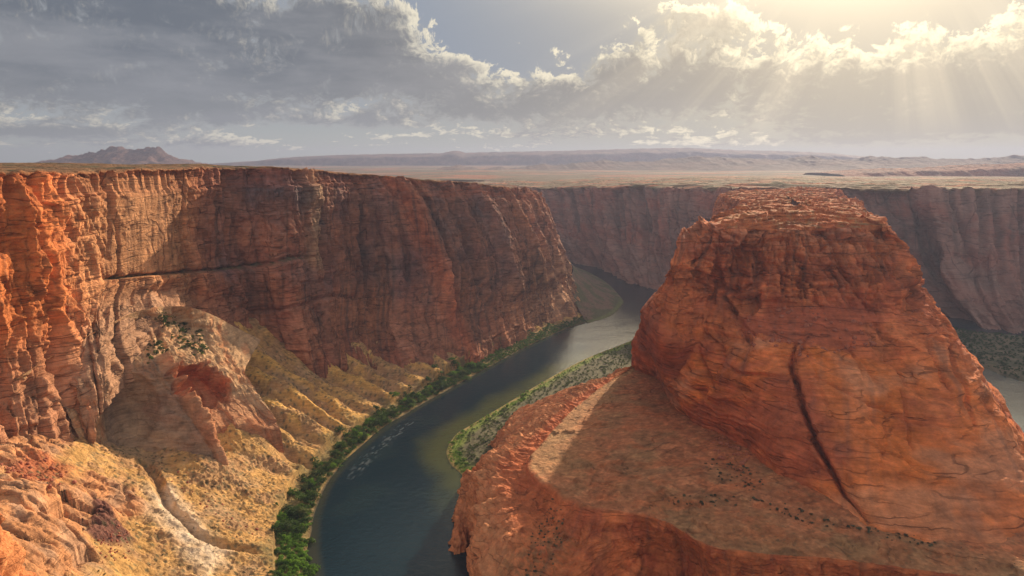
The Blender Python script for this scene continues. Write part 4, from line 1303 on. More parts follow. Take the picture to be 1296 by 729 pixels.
# ================================================================== 5. RIVER FLATS on the inside of the bend
def right_bank():
    sh = dens(SHORE_R, 2.2)
    t = np.linspace(0, 1, 90)
    # inner edge under the bench and butte
    inn = dens(np.array([V3(20, 430, 0), V3(-10, 470, 0), V3(-6, 500, 0), V3(-4, 540, 0), V3(10, 610, 0), V3(30, 690, 0), V3(110, 780, 0), V3(170, 860, 0), V3(230, 960, 0), V3(300, 1120, 0), V3(420, 1280, 0)]), 2.2)
    k = len(sh)
    q = np.linspace(0, len(inn)-1, k)
    inn = np.stack([np.interp(q, np.arange(len(inn)), inn[:, j]) for j in range(3)], -1)
    out = sh+(sh-inn)*.25
    A = out[:, None]*(1-t)[None, :, None]+inn[:, None]*t[None, :, None]
    X, Y = A[..., 0], A[..., 1]
    D, sd, al = dist_poly(X, Y, sh)
    inl = -D*sd
    inl = np.where(inside(X, Y, np.r_[sh[:, :2], inn[::-1, :2]]), D, -D)
    Z = np.where(inl > 0, .3+.13*inl+.4*fbm(X/7, Y/7, 2, 4)*np.clip(inl/6, 0, 1), .02+.16*inl)
    Z = np.minimum(Z, 6+.06*inl+.6*fbm(X/12, Y/12, 2, 4))
    P = np.stack([X, Y, Z], -1)
    c = np.array([.125, .11, .062])*np.ones(P.shape, np.float32)
    c = mixc(c, np.array([.17, .15, .085]), ss(-.2, .5, fbm(X/14, Y/14, 1, 4))*.7)
    c = mixc(c, np.array([.20, .25, .05]), ss(22, 9, inl+7*fbm(X/20, Y/20, 4, 3))*.85)
    c = mixc(c, SANDC*.8, ss(5, 1, np.abs(inl-2))*.6)
    c = mixc(c, np.array([.12, .10, .05]), ss(1, -2, inl))
    o = grid_mesh('river_bank', P, c, M_SAND)
    tag(o, 'low scrubby river flat on the inside of the bend, green along the water', 'river bank', kind='structure')
    return P, inl


def far_bank():
    sh = dens(np.array([pz(744, 409, 0), pz(768, 402, 0), pz(784, 390, 0), pz(788, 379, 0), pz(774, 363, 0), pz(750, 347, 0), pz(724, 336, 0), V3(60, 2250, 0)]), 4)
    inn = dens(np.array([V3(120, 1380, 0), V3(125, 1460, 0), V3(135, 1540, 0), V3(110, 1640, 0), V3(40, 1780, 0), V3(-60, 1920, 0), V3(-160, 2060, 0), V3(-300, 2250, 0)]), 4)
    q = np.linspace(0, 1, 260)
    A = np.stack([np.interp(q, np.linspace(0, 1, len(sh)), sh[:, j]) for j in range(3)], -1)
    B = np.stack([np.interp(q, np.linspace(0, 1, len(inn)), inn[:, j]) for j in range(3)], -1)
    t = np.linspace(-.08, 1, 90)
    P = A[:, None]*(1-t)[None, :, None]+B[:, None]*t[None, :, None]
    D = np.linalg.norm(P-A[:, None], axis=2)*np.sign(t)[None]
    X, Y = P[..., 0], P[..., 1]
    P[..., 2] = np.where(D > 0, .2+.14*D+.0022*D*D, .2*D)+1.2*fbm(X/14, Y/14, 3, 4)*np.clip(D/10, 0, 1)
    P[..., 2] = np.minimum(P[..., 2], 70)
    c = np.array([.19, .125, .09])*np.ones(P.shape, np.float32)  # base brown darkened to hold the wall's shade in the colour
    c = mixc(c, np.array([.11, .105, .055]), ss(-.2, .4, fbm(X/30, Y/30, 4, 4)+.4*ss(30, 0, D)))
    c = mixc(c, np.array([.16, .17, .07]), ss(16, 6, D)*ss(0, 4, D)*ss(1560, 1450, Y)*.8)
    o = grid_mesh('river_bank', P, c, M_SAND, flip=True)
    tag(o, 'brown talus and scrub bank at the foot of the left wall where the river bends out of sight', 'river bank', kind='structure')


def far_flat():
    a = np.linspace(0, 1, 150)
    outer = dens(np.array([pz(1180, 410, 0), pz(1225, 418, 0), pz(1300, 424, 0), pz(1420, 440, 0)]), 4)
    inn = dens(np.array([pz(1200, 436, 0), pz(1240, 466, 0), pz(1296, 487, 0), pz(1420, 500, 0)]), 4)
    q = np.linspace(0, 1, 160)
    A = np.stack([np.interp(q, np.linspace(0, 1, len(outer)), outer[:, j]) for j in range(3)], -1)
    B = np.stack([np.interp(q, np.linspace(0, 1, len(inn)), inn[:, j]) for j in range(3)], -1)
    P = A[:, None]*(1-a)[None, :, None]+B[:, None]*a[None, :, None]
    P[..., 2] = -1+4.5*ss(0, .12, a)*ss(1, .88, a)[None]+.8*fbm(P[..., 0]/16, P[..., 1]/16, 1, 4)
    c = np.array([.10, .095, .055])*np.ones(P.shape, np.float32)
    c = mixc(c, np.array([.16, .13, .08]), ss(-.2, .5, fbm(P[..., 0]/30, P[..., 1]/30, 3, 4)))
    o = grid_mesh('river_bank', P, c, M_SAND)
    tag(o, 'dark brushy river flat right of the butte under the far wall', 'river bank', kind='structure')
    return P


# ================================================================== 6. FAR CANYON WALL and plateau
def far_wall():
    f = []
    raw = [
        (V3(-1000, 3900, 214), V3(-950, 3700, 0), (-.2, 1)),
        (V3(-330, 2750, 215), V3(-280, 2600, 0), (-.1, 1)),
        (py_(684, 238.5, 2260), pz(718, 331, 0), (0, 1)),
        (py_(740, 237.5, 2120), pz(766, 344, 0), (0, 1)),
        (py_(800, 236.5, 1960), pz(813, 365, 0), (0.05, 1)),
        (py_(860, 238, 1780), V3(400, 1520, 0), (.1, 1)),
        (V3(545, 1580, 240), V3(490, 1470, 0), (.15, 1)),
        (V3(650, 1580, 241), V3(650, 1450, 0), (.2, 1)),
        (V3(755, 1520, 241), V3(800, 1340, 0), (.25, 1)),
        (py_(1120, 238, 1500), pz(1180, 398, 0), (.3, 1)),
        (py_(1200, 239, 1480), pz(1240, 413, 0), (.35, 1)),
        (py_(1296, 239, 1490), pz(1310, 420, 0), (.4, 1)),
        (py_(1450, 238, 1490), V3(1190, 1200, 0), (.5, 1)),
        (V3(1700, 1350, 246), V3(1450, 1050, 0), (.9, .6)),
        (V3(1850, 900, 248), V3(1560, 820, 0), (1, .2)),
        (V3(1800, 420, 250), V3(1500, 480, 0), (1, -.1)),
    ]
    for rm, ft, (dx, dy) in raw:
        L = math.hypot(dx, dy)
        u = V3(dx/L, dy/L, 0)
        mid = lerp(rm, ft, .35)
        mid[2] = lerp(rm[2], ft[2], .55)
        f.append([rm+u*2600+V3(0, 0, -28), rm+u*900+V3(0, 0, -4), rm+u*240+V3(0, 0, 2), rm+u*40+V3(0, 0, 1), rm, mid, ft, ft+(ft-mid)*V3(.3, .3, 0)-V3(0, 0, 20)])
    P, s, r = loft(f, 3.2, 4, [26, 46, 60, 20, 70, 60, 6], .8)
    n = normals(P)
    if n[P.shape[0]//2, 190, 1] > 0:
        n = -n
    X, Y, Z = P[..., 0].copy(), P[..., 1].copy(), P[..., 2].copy()
    S = np.broadcast_to(s[:, None], X.shape).astype(np.float32)
    Rw = np.broadcast_to(r[None, :], X.shape).astype(np.float32)
    wall = ss(3.93, 4.12, Rw)
    low = ss(4.9, 5.5, Rw)
    w = 18*fbm(S/160, Z/120, 2, 3)
    f1, c1, e1 = blocks(S+1.6*w+Z*.25, Z+w, 175, 500, 305, 34, .9, .3, 4, 6, 3)
    f2, c2, e2 = blocks(S+1.2*w+Z*.4, Z+w, 48, 85, 321, 8, .9, .3, 3, 3, 2)
    f3, c3, e3 = blocks(S+Z*.3, Z, 12, 30, 333, 3.5, .9, .4, 2)
    b1 = steps((Z+8*fbm(S/200, Z/60, 4, 2))/14, 341, .3)-.5
    cap = 1-ss(10, 30, np.interp(s, s, P[:, 152, 2])[:, None]-Z)
    d = wall*((f1+f2)*(1-.45*low)+f3*(1-.4*low)+b1*(4-1.5*low)+4*fbm(S/30, Z/40, 1, 4))
    d += wall*low*(12*ridged(S/120+w/60+Z/200, Z/160, 0, 4)-12)
    nt_ = np.clip(fbm(S/75, 0*S, 6.4, 4), 0, 1)
    d -= wall*(1-.7*low)*(26*nt_+18*(irr(S/60, 381)[1] > .72)*(_h(irr(S/60, 381)[0], 0*S, 383) > .5))
    P += n*(d*(1-ss(6.5, 7, Rw)))[..., None]
    P[..., 2] += np.exp(-((Rw-4)/.3)**2)*(2.6*fbm(S/40, 0*S, 8.8, 4)-6*nt_+3*(_h(irr(S/45, 385)[0], 0*S, 387)-.5))
    top = 1-wall
    h = fbm(X/260, Y/160, 4, 5)*8
    h = h*.35+2.6*(np.floor(h/2.5)+ss(.75, 1, h/2.5-np.floor(h/2.5)))*.7
    P[..., 2] += top*h*ss(.1, 1.2, Rw)*(.5+.5*ss(4, 3.4, Rw))
    c = np.array([.30, .16, .125])*np.ones(P.shape, np.float32)
    t = fbm(S/120, Z/60, 4, 4)
    c = mixc(c, DEEP, ss(-.2, .5, t)*.5)
    c *= (.82+.36*c1)[..., None]
    c = mixc(c, VARN*1.3, wall*(1-.6*low)*np.clip(fbm(S/26, Z/160, 5, 4)*1.2+.25, 0, 1)*.6)
    c = mixc(c, np.array([.25, .16, .13]), low*.5)
    pl = lerp(BROWN, SANDC, .45)*.42*np.ones(P.shape, np.float32)
    pl = mixc(pl, SCRUBC*1.1, ss(-.25, .35, fbm(X/90, Y/45, 5, 5))*.75)
    pl = mixc(pl, RED, ss(.1, .5, fbm(X/120, Y/60, 9, 4))*.6)
    pl = mixc(pl, PALE*.6, ss(.25, .6, fbm(X/200, Y/70, 12, 4))*.5)
    c = c*wall[..., None]+pl*top[..., None]
    o = grid_mesh('canyon_wall', P, c, M_FAR)
    tag(o, 'hazy dark red canyon wall standing behind the butte with the desert plateau on top', 'canyon wall', kind='structure')


def plain():
    a = np.linspace(R(-75), R(78), 420)
    rr = 3000*np.exp(np.linspace(0, math.log(13800/3000), 220))
    A, Q = np.meshgrid(a, rr, indexing='ij')
    X, Y = Q*np.sin(A), Q*np.cos(A)
    Z = 214+6*fbm(X/900, Y/700, 3, 5)+ss(3000, 5500, Q)*4
    c = lerp(GREYR, SCRUBC, .5)*.55*np.ones(X.shape+(3,), np.float32)
    c = mixc(c, RED, ss(0, .5, fbm(X/500, Y/300, 2, 4))*.5)
    c = mixc(c, PALE*.5, ss(.1, .6, fbm(X/1200, Y/300, 7, 3))*.6)
    o = grid_mesh('ground', np.stack([X, Y, Z], -1), c, M_FAR, flip=True)
    tag(o, 'flat hazy desert plain reaching to the horizon behind the far canyon wall', 'desert plain', kind='structure')


def range_(name, sil, Yd, depth, zb, label, cat, cols, cliff=0.0, rough=1.0, seed=0, nu=420, nv=70, front=.5, crest=.9):
    """hill range whose crest follows the silhouette (photo px) at distance Yd"""
    sil = np.array(sil, float)
    px = np.linspace(sil[0, 0], sil[-1, 0], nu)
    yy = np.interp(px, sil[:, 0], sil[:, 1])
    yy = yy-crest*(fbm(px/9, 0*px, seed, 4)+.5*np.abs(fbm(px/3.5, 0*px, seed+3, 3)))
    cr = np.array([py_(a, b, Yd) for a, b in zip(px, yy)])
    v = np.linspace(-1, 1, nv)
    X = cr[:, 0][:, None]*(1+v*0)[None]
    Y = Yd+depth*v[None]*np.where(v < 0, 1, front*2)[None]+0*X
    H = cr[:, 2][:, None]-zb
    nz = ridged(X/(depth*.55)+seed, Y/(depth*.8), seed*1.7, 4)-1.0
    prof = np.clip(1-np.abs(v), 0, 1)[None]+0*X
    if cliff:
        prof = ss(0, 1, prof)*.45+.55*ss(.35-.15, .35+.15, prof+.12*nz)
        prof = np.where(prof > .97, 1, prof)
    else:
        prof = prof**1.15
    Z = zb+H*prof*(1+.25*rough*nz*(1-prof**3))+rough*.06*H*fbm(X/(depth*.12), Y/(depth*.12), seed, 4)*(.2+prof)
    Z = Z-30*ss(.93, 1, np.abs(v))[None]
    c = np.asarray(cols[0], np.float32)*np.ones(X.shape+(3,), np.float32)
    c = mixc(c, cols[1], ss(-.3, .5, fbm(X/(depth*.3), Y/(depth*.3), Z/60+seed, 4)))
    o = grid_mesh(name, np.stack([X, Y, Z], -1), c, M_FAR, flip=True)
    tag(o, label, cat, kind='structure')
    return o


def ranges():
    D1, D2 = np.array([.17, .095, .08]), np.array([.10, .062, .06])
    range_('mountain', [(40, 207), (60, 203), (75, 200), (90, 197.5), (105, 196.5), (120, 192), (132, 190), (140, 186), (150, 184.5), (157, 186), (165, 189), (175, 190.5),
                        (182, 188), (190, 186), (200, 187.5), (208, 192), (215, 196), (225, 201), (240, 205), (262, 208)], 7600, 900, 200,
           'twin-peaked purple desert mountain on the skyline at the left', 'mountain', (D1, D2), rough=1.6, seed=2.1, crest=1.9)
    range_('hills', [(200, 210), (255, 208), (300, 205.5), (330, 203.5), (360, 200), (390, 198), (440, 196), (500, 195), (560, 194), (570, 192), (578, 191), (590, 193.5), (650, 192.3), (720, 191), (800, 188.6),
                     (870, 187.5), (900, 189), (930, 190.5), (985, 191.5), (1040, 193.5), (1075, 197), (1110, 201), (1180, 206)], 11200, 1100, 190,
           'long flat-topped blue mesa stretched along the horizon', 'mesa', (D1*.9, D2*.8), cliff=1, rough=.35, seed=5.3, nu=600, crest=.35)
    range_('hills', [(520, 222), (550, 214), (575, 210), (582, 209), (592, 211), (610, 214), (630, 211), (645, 213), (665, 211), (685, 207.5), (705, 209), (735, 206), (765, 202.5), (790, 205), (820, 204.5),
                     (845, 201), (870, 200), (883, 196.8), (895, 199.5), (905, 198.5), (930, 201), (950, 200), (990, 202.5), (1015, 198.2), (1024, 197), (1034, 199), (1050, 201.5), (1080, 202), (1095, 198.5), (1110, 199), (1122, 198), (1135, 200.2),
                     (1150, 198.6), (1170, 198.2), (1180, 200.8), (1230, 201), (1262, 200.5), (1285, 196.5), (1310, 196)], 6700, 1300, 205,
           'broken line of low brown hills in front of the blue mesa', 'hills', (D1*.7, D2*.7), rough=1.2, seed=8.2, nu=700, nv=110, crest=1.1)
    range_('hills', [(560, 236), (585, 231), (600, 229), (630, 228), (660, 229), (690, 231), (740, 234), (790, 236)], 3050, 420, 205,
           'reddish rock knobs on the plateau just beyond the end of the left wall', 'hills', (np.array([.36, .2, .13]), D1), rough=1.5, seed=3.3, nu=420, nv=90)
    range_('hills', [(1040, 219), (1062, 217.3), (1075, 215.5), (1130, 213.5), (1180, 212.5), (1200, 210.5), (1220, 209.6), (1262, 208.6), (1300, 207), (1420, 205)], 3900, 420, 212,
           'low dark red mesa on the plain at the right edge', 'mesa', (np.array([.30, .13, .09]), np.array([.2, .10, .08])), cliff=1, rough=.8, seed=6.6, nu=420, nv=60)


# ================================================================== 7. WATER
def water():
    m, nt, b = nodes_of('river_water')
    N, Lk = nt.nodes, nt.links
    geo = N.new('ShaderNodeNewGeometry')
    att = N.new('ShaderNodeAttribute')
    att.attribute_name = 'alb'
    Lk.new(att.outputs['Color'], b.inputs['Base Color'])
    b.inputs['Roughness'].default_value = 0.16
    b.inputs['IOR'].default_value = 1.33
    b.inputs['Specular IOR Level'].default_value = 0.5
    n1 = N.new('ShaderNodeTexNoise')
    n1.inputs['Scale'].default_value = 0.16
    n1.inputs['Detail'].default_value = 5
    n1.inputs['Roughness'].default_value = 0.6
    Lk.new(geo.outputs['Position'], n1.inputs['Vector'])
    n2 = N.new('ShaderNodeTexNoise')
    n2.inputs['Scale'].default_value = 0.018
    n2.inputs['Detail'].default_value = 3
    Lk.new(geo.outputs['Position'], n2.inputs['Vector'])
    mu = N.new('ShaderNodeMath')
    mu.operation = 'MULTIPLY'
    Lk.new(n1.outputs['Fac'], mu.inputs[0])
    Lk.new(n2.outputs['Fac'], mu.inputs[1])
    bp = N.new('ShaderNodeBump')
    bp.inputs['Strength'].default_value = 0.55
    bp.inputs['Distance'].default_value = 1.5
    Lk.new(mu.outputs['Value'], bp.inputs['Height'])
    Lk.new(bp.outputs['Normal'], b.inputs['Normal'])
    x = np.linspace(-260, 480, 420)
    y = np.linspace(330, 2300, 700)
    X, Y = np.meshgrid(x, y, indexing='ij')
    c = np.array([.004, .021, .031])*np.ones(X.shape+(3,), np.float32)
    dR, _, _ = dist_poly(X, Y, dens(SHORE_R, 10))
    dL, _, aL = dist_poly(X, Y, dens(SHORE_L, 10))
    q = dR+9*fbm(X/40, Y/60, 2, 3)
    c = mixc(c, np.array([.075, .085, .03]), ss(42, 6, q)*.8*ss(520, 640, Y)*(1-ss(1000, 1200, Y)))
    c = mixc(c, np.array([.05, .05, .028]), ss(10, 2, dL)*.7)
    c = mixc(c, np.array([.015, .035, .038]), ss(.1, .6, fbm(X/60, Y/90, 5, 4))*.4)
    # broken water of the riffle along the left bank
    foam = np.exp(-((dL-19-4*fbm(aL/30, 0, 0, 3))/6)**2)*ss(620, 650, Y)*(1-ss(760, 800, Y))*ss(.05, .5, fbm(aL/16, dL/2.2, 6, 4))
    c = mixc(c, np.array([.5, .53, .53]), np.clip(foam, 0, 1)*.22)
    o = grid_mesh('river', np.stack([X, Y, 0*X], -1), c, m, flip=True)
    tag(o, 'dark blue-green river curving through the canyon, bright where it mirrors the sky', 'river', kind='structure')
    x = np.linspace(480, 1600, 60)
    y = np.linspace(300, 1600, 60)
    X, Y = np.meshgrid(x, y, indexing='ij')
    c = np.array([.012, .032, .040])*np.ones(X.shape+(3,), np.float32)
    o = grid_mesh('river', np.stack([X, Y, 0*X], -1), c, m, flip=True)
    tag(o, 'far arm of the river glimpsed right of the butte', 'river', kind='structure')
    # floor far below everything, so that the plain has ground under the canyon
    return m


print('build')
left_wall()
LSP, LSI = left_slope()
DOP, DOX, DOY = dome()
near_rock()
BUT = butte()
BEN = bench()
RBP, RBI = right_bank()
FFP = far_flat()
far_bank()
far_wall()
plain()
ranges()
water()

# ================================================================== 8. PLANTS AND BOULDERS
def clump(seed, lumps, leaves, rad, leaf, flat=.8):
    """a bush as many small leaf faces spread over a few overlapping lobes"""
    g = np.random.default_rng(seed)
    Vt, F = [], []
    for i in range(lumps):
        c = np.array([g.normal()*rad*.45, g.normal()*rad*.45, rad*flat*(.35+.75*g.random())])
        rr = rad*(.38+.3*g.random())
        for k in range(leaves):
            u = g.normal(size=3)
            u /= np.linalg.norm(u)
            if u[2] < -.5:
                u[2] *= -1
            p = c+u*rr*(.55+.5*g.random()**.5)*np.array([1, 1, .85])
            if p[2] < .05:
                continue
            a = g.normal(size=3)+u*.6
            a /= np.linalg.norm(a)
            b = np.cross(a, g.normal(size=3))
            b /= np.linalg.norm(b)
            cc = np.cross(a, b)
            L = leaf*(.6+.8*g.random())
            k0 = len(Vt)
            Vt += [p-b*L*.5, p+cc*L*.33, p+b*L*.6, p-cc*L*.33]
            F.append((k0, k0+1, k0+2, k0+3))
    return np.array(Vt), F


def boulder(seed):
    import bmesh
    g = np.random.default_rng(seed)
    bm = bmesh.new()
    bmesh.ops.create_icosphere(bm, subdivisions=3, radius=1)
    cuts = [(v/np.linalg.norm(v), .55+.35*g.random()) for v in g.normal(size=(9, 3))]
    sc = np.array([1, .75+.3*g.random(), .6+.25*g.random()])
    for v in bm.verts:
        p = np.array(v.co)
        for n_, dd in cuts:
            q = p@n_-dd
            if q > 0:
                p = p-n_*q*.92
        p = p*(1+.06*float(perlin(np.float32(p[0]*3+seed), np.float32(p[1]*3), np.float32(p[2]*3+.01))))
        v.co = p*sc
    me = bpy.data.meshes.new('boulder')
    bm.to_mesh(me)
    bm.free()
    return me


def pick(P, mask, n, mind, seed):
    g = np.random.default_rng(seed)
    idx = np.flatnonzero(mask.reshape(-1))
    g.shuffle(idx)
    Q = P.reshape(-1, 3)
    out = np.zeros((n, 3))
    k = 0
    for i in idx[:40*n+2000]:
        p = Q[i]
        if k and (((out[:k]-p)**2).sum(1) < mind*mind).any():
            continue
        out[k] = p
        k += 1
        if k == n:
            break
    return out[:k]


BUSH = [tri_mesh('bush', *clump(100+i, 5+i % 4, 70, 3.6, .75, .6+.14*(i % 5)), (M_LEAF, M_DARK, M_LEAF, M_OLIVE, M_DARK, M_LEAF, M_DARK, M_WILLOW)[i]) for i in range(8)]
WILL = [tri_mesh('willow_bush', *clump(200+i, 6, 60, 2.6, .8, .6), M_WILLOW) for i in range(4)]
DSCR = [tri_mesh('desert_shrub', *clump(300+i, 5, 40, 1.5, .55, .6), M_SCRUB) for i in range(4)]


def rock_mat():
    m, nt, b = nodes_of('boulder_rock')
    n = nt.nodes.new('ShaderNodeTexNoise')
    geo = nt.nodes.new('ShaderNodeNewGeometry')
    nt.links.new(geo.outputs['Position'], n.inputs['Vector'])
    n.inputs['Scale'].default_value = .8
    n.inputs['Detail'].default_value = 6
    cr = nt.nodes.new('ShaderNodeValToRGB')
    cr.color_ramp.elements[0].position = .3
    cr.color_ramp.elements[1].position = .7
    cr.color_ramp.elements[0].color = (.24, .06, .035, 1)
    cr.color_ramp.elements[1].color = (.45, .145, .07, 1)
    nt.links.new(n.outputs['Fac'], cr.inputs['Fac'])
    nt.links.new(cr.outputs['Color'], b.inputs['Base Color'])
    b.inputs['Roughness'].default_value = .9
    bp = nt.nodes.new('ShaderNodeBump')
    bp.inputs['Distance'].default_value = .5
    nt.links.new(n.outputs['Fac'], bp.inputs['Height'])
    nt.links.new(bp.outputs['Normal'], b.inputs['Normal'])
    return m


M_BLD = rock_mat()
BLD = [boulder(40+i) for i in range(6)]
for me in BLD:
    me.materials.append(M_BLD)


def place(name, meshes, pts, s0, s1, label, cat, group, sink=0.0, seed=1, squash=1.0):
    g = np.random.default_rng(seed)
    proto = [bpy.data.objects.new(name, m) for m in meshes]
    used = set()
    for p in pts:
        k = int(g.integers(len(meshes)))
        o = proto[k] if k not in used else proto[k].copy()
        used.add(k)
        COL.objects.link(o)
        sc = s0+(s1-s0)*g.random()**1.6
        o.location = (float(p[0]), float(p[1]), float(p[2])-sink*sc)
        o.rotation_euler = (0, 0, float(g.random()*6.283))
        o.scale = (sc*(.85+.3*g.random()), sc*(.85+.3*g.random()), sc*squash*(.8+.45*g.random()))
        tag(o, label, cat, group)


def scatter(name, variants, pts, s0, s1, mat, label, cat, seed=1):
    """one object for growth nobody could count"""
    g = np.random.default_rng(seed)
    Vs, Fs, k0 = [], [], 0
    for p in pts:
        Vt, F = variants[int(g.integers(len(variants)))]
        sc = s0+(s1-s0)*g.random()**1.5
        a = g.random()*6.283
        c_, s_ = math.cos(a), math.sin(a)
        Q = Vt*sc
        Q = np.c_[Q[:, 0]*c_-Q[:, 1]*s_, Q[:, 0]*s_+Q[:, 1]*c_, Q[:, 2]]+p
        Vs.append(Q)
        Fs.append(F+k0)
        k0 += len(Q)
    Vt = np.concatenate(Vs).astype(np.float32)
    F = np.concatenate(Fs).astype(np.int32)
    me = bpy.data.meshes.new(name)
    me.vertices.add(len(Vt))
    me.vertices.foreach_set('co', Vt.reshape(-1))
    me.loops.add(F.size)
    me.loops.foreach_set('vertex_index', F.reshape(-1))
    me.polygons.add(len(F))
    me.polygons.foreach_set('loop_start', (np.arange(len(F))*4).astype(np.int32))
    me.polygons.foreach_set('loop_total', np.full(len(F), 4, np.int32))
    me.update(calc_edges=True)
    me.materials.append(mat)
    o = bpy.data.objects.new(name, me)
    COL.objects.link(o)
    tag(o, label, cat, kind='stuff')


def ell(PX, PY, px, py, rx, ry, ang=0.0):
    ca, sa = math.cos(ang), math.sin(ang)
    u = ((PX-px)*ca+(PY-py)*sa)/rx
    v = (-(PX-px)*sa+(PY-py)*ca)/ry
    return u*u+v*v < 1


def plants():
    SX, SY = proj(LSP)
    BX, BY = proj(BEN)
    RX, RY = proj(RBP)
    TX, TY = proj(BUT)
    Yl = LSP[..., 1]
    wid = np.interp(Yl, [300, 520, 640, 760, 900, 1100, 1450], [26, 26, 21, 24, 26, 20, 14])+13*fbm(LSP[..., 0]/28, Yl/28, 3, 3)
    belt = (LSI > 3.5+5*fbm(LSP[..., 0]/11, Yl/11, 6, 3)) & (LSI < wid) & (SY < 760)
    bright = ell(SX, SY, 372+8*fbm(SY/14, SX/14, 2, 3), 706, 20, 34) | ell(SX, SY, 700, 420, 60, 8, -.55)
    pts = pick(LSP, belt & ~bright & (Yl < 1000), 285, 4.6, 1)
    place('riverside_bush', BUSH, pts, .55, 1.5, 'dark green bush in the dense thicket along the left river bank', 'bush', 'bushes of the left bank thicket', .25, 2)
    q4 = [(v, np.array(f)) for v, f in (clump(900+i, 4, 26, 3.0, 1.15) for i in range(4))]
    far = pick(LSP, (LSI > 1.0) & (LSI < 24+10*fbm(LSP[..., 0]/30, Yl/30, 3, 3)) & (Yl >= 980) & (LSP[..., 2] < 12), 620, 3.6, 3)
    near = pick(LSP, belt & ~bright & (Yl < 1000), 520, 3.2, 4)
    scatter('undergrowth', q4, np.r_[far, near], .5, 1.15, M_LEAF, 'dark green undergrowth filling the gaps of the left bank thicket and fading downstream', 'undergrowth', 5)
    place('willow_bush', WILL, pick(LSP, belt & bright & (Yl < 700), 60, 3.2, 6), .8, 1.4, 'bright green willow bush at the water side of the thicket, bottom edge of the picture', 'bush', 'bright willows of the left bank', .2, 7)
    # inside of the bend
    tip = (RBI > 1.5) & (RBI < 14+5*fbm(RBP[..., 0]/18, RBP[..., 1]/18, 2, 3)) & (RX < 700) & (RY > 495)
    place('willow_bush', WILL, pick(RBP, tip, 150, 2.6, 8), .4, 1.0, 'fresh green willow bush along the waterline of the flat inside the river bend', 'bush', 'green willows on the inner bank', .2, 9)
    scr = (RBI > 10+6*fbm(RBP[..., 0]/22, RBP[..., 1]/22, 5, 3)) & (RX > 560)
    sv = [(v, np.array(f)) for v, f in (clump(600+i, 4, 12, 1.5, .85, .6) for i in range(4))]
    gsv = [(v, np.array(f)) for v, f in (clump(700+i, 3, 10, 1.2, .6, .5) for i in range(4))]
    scatter('scrub', sv, pick(RBP, scr, 3400, 1.5, 10), .6, 1.5, M_GREY, 'grey green scrub covering the flat between the river and the terrace cliff', 'scrub', 11)
    FX, FY = proj(FFP)
    scatter('scrub', sv, pick(FFP, (FFP[..., 2] > .8) & (FX < 1330), 700, 2.6, 50), .9, 2.2, M_DARK, 'dark green brush on the river flat right of the butte', 'scrub', 51)
    edge = (RBI > 1) & (RBI < 12)
    scatter('grass', gsv, pick(RBP, edge, 1300, 1.4, 12), .6, 1.4, M_WILLOW, 'light green grass fringing the inner river bank', 'grass', 13)
    big = scr & ell(RX, RY, 650, 540, 60, 26, -.75)
    place('riverside_bush', BUSH, pick(RBP, big, 16, 9, 14), .45, .8, 'dark round bush standing out of the grey scrub inside the bend', 'bush', 'dark bushes in the inner bank scrub', .2, 15)
    # shelf of the slickrock dome
    shelf = ell(DOX, DOY, 198, 405, 30, 9, .1) | ell(DOX, DOY, 193, 446, 13, 15) | ell(DOX, DOY, 240, 430, 26, 17, .5) | ell(DOX, DOY, 105, 447, 26, 6, -.3)
    place('shelf_shrub', [BUSH[3], BUSH[0], BUSH[1]], pick(DOP, shelf, 170, 1.7, 16), .28, .85, 'dark green shrub on the shelf above the arched alcove', 'shrub', 'shrubs on the slickrock shelf', .15, 17)
    # brush on the gravel terrace
    line = ell(BX, BY, 895, 634, 62, 7, .02) | ell(BX, BY, 1005, 650, 60, 8, .32) | ell(BX, BY, 930, 600, 40, 16, .4) | ell(BX, BY, 1130, 678, 60, 7, .2)
    place('desert_shrub', DSCR, pick(BEN, line & (BEN[..., 2] > 80), 120, 1.8, 18), .35, .95, 'small dark shrub in the line of brush across the gravel terrace', 'shrub', 'shrubs across the terrace', .1, 19)
    led = ell(BX, BY, 690, 690, 20, 60, .25)
    place('desert_shrub', DSCR, pick(BEN, led, 70, 2.0, 20), .35, .8, 'small shrub on the shaded ledge below the terrace rim', 'shrub', 'shrubs on the ledge under the terrace', .1, 21)
    # dry tufts of the sandy slopes
    sl = (LSI > 24) & (LSP[..., 2] < 75) & (SX > 120) & (SY < 760)
    w = fbm(LSP[..., 0]/22, LSP[..., 1]/22, 5, 3)
    scatter('desert_scrub', gsv, pick(LSP, sl & (w > .0), 1700, 2.6, 22), .35, 1.0, M_SCRUB, 'dry grey scrub tufts dotting the golden slopes above the left bank', 'scrub', 23)
    bf = (BEN[..., 2] > 82) & (BX < 1300) & (BY > 470) & (BY < 740)
    scatter('desert_scrub', gsv, pick(BEN, bf, 420, 4.0, 24), .2, .5, M_SCRUB, 'sparse dry tufts scattered over the brown gravel terrace', 'scrub', 25)
    # boulders
    rb = ell(SX, SY, 48, 596, 50, 18, .25)
    place('boulder', BLD, pick(LSP, rb, 60, 1.6, 30), .5, 2.2, 'dark red boulder in the rubble below the left cliff spur', 'boulder', 'boulders of the left rubble', -.2, 31)
    rp = ell(SX, SY, 142, 690, 24, 26, .5)
    place('boulder', BLD, pick(LSP, rp, 70, 1.0, 32), .4, 1.2, 'small purple red stone on the dark scree pile at the lower left', 'boulder', 'stones of the dark scree pile', -.2, 33)
    gb = ell(SX, SY, 275, 640, 70, 26, .6)
    place('boulder', BLD, pick(LSP, gb, 36, 3.0, 34), .5, 1.5, 'brown boulder on the golden slope beside the gully', 'boulder', 'boulders beside the gully', -.2, 35)
    tb = ell(BX, BY, 922, 566, 34, 24, .8)
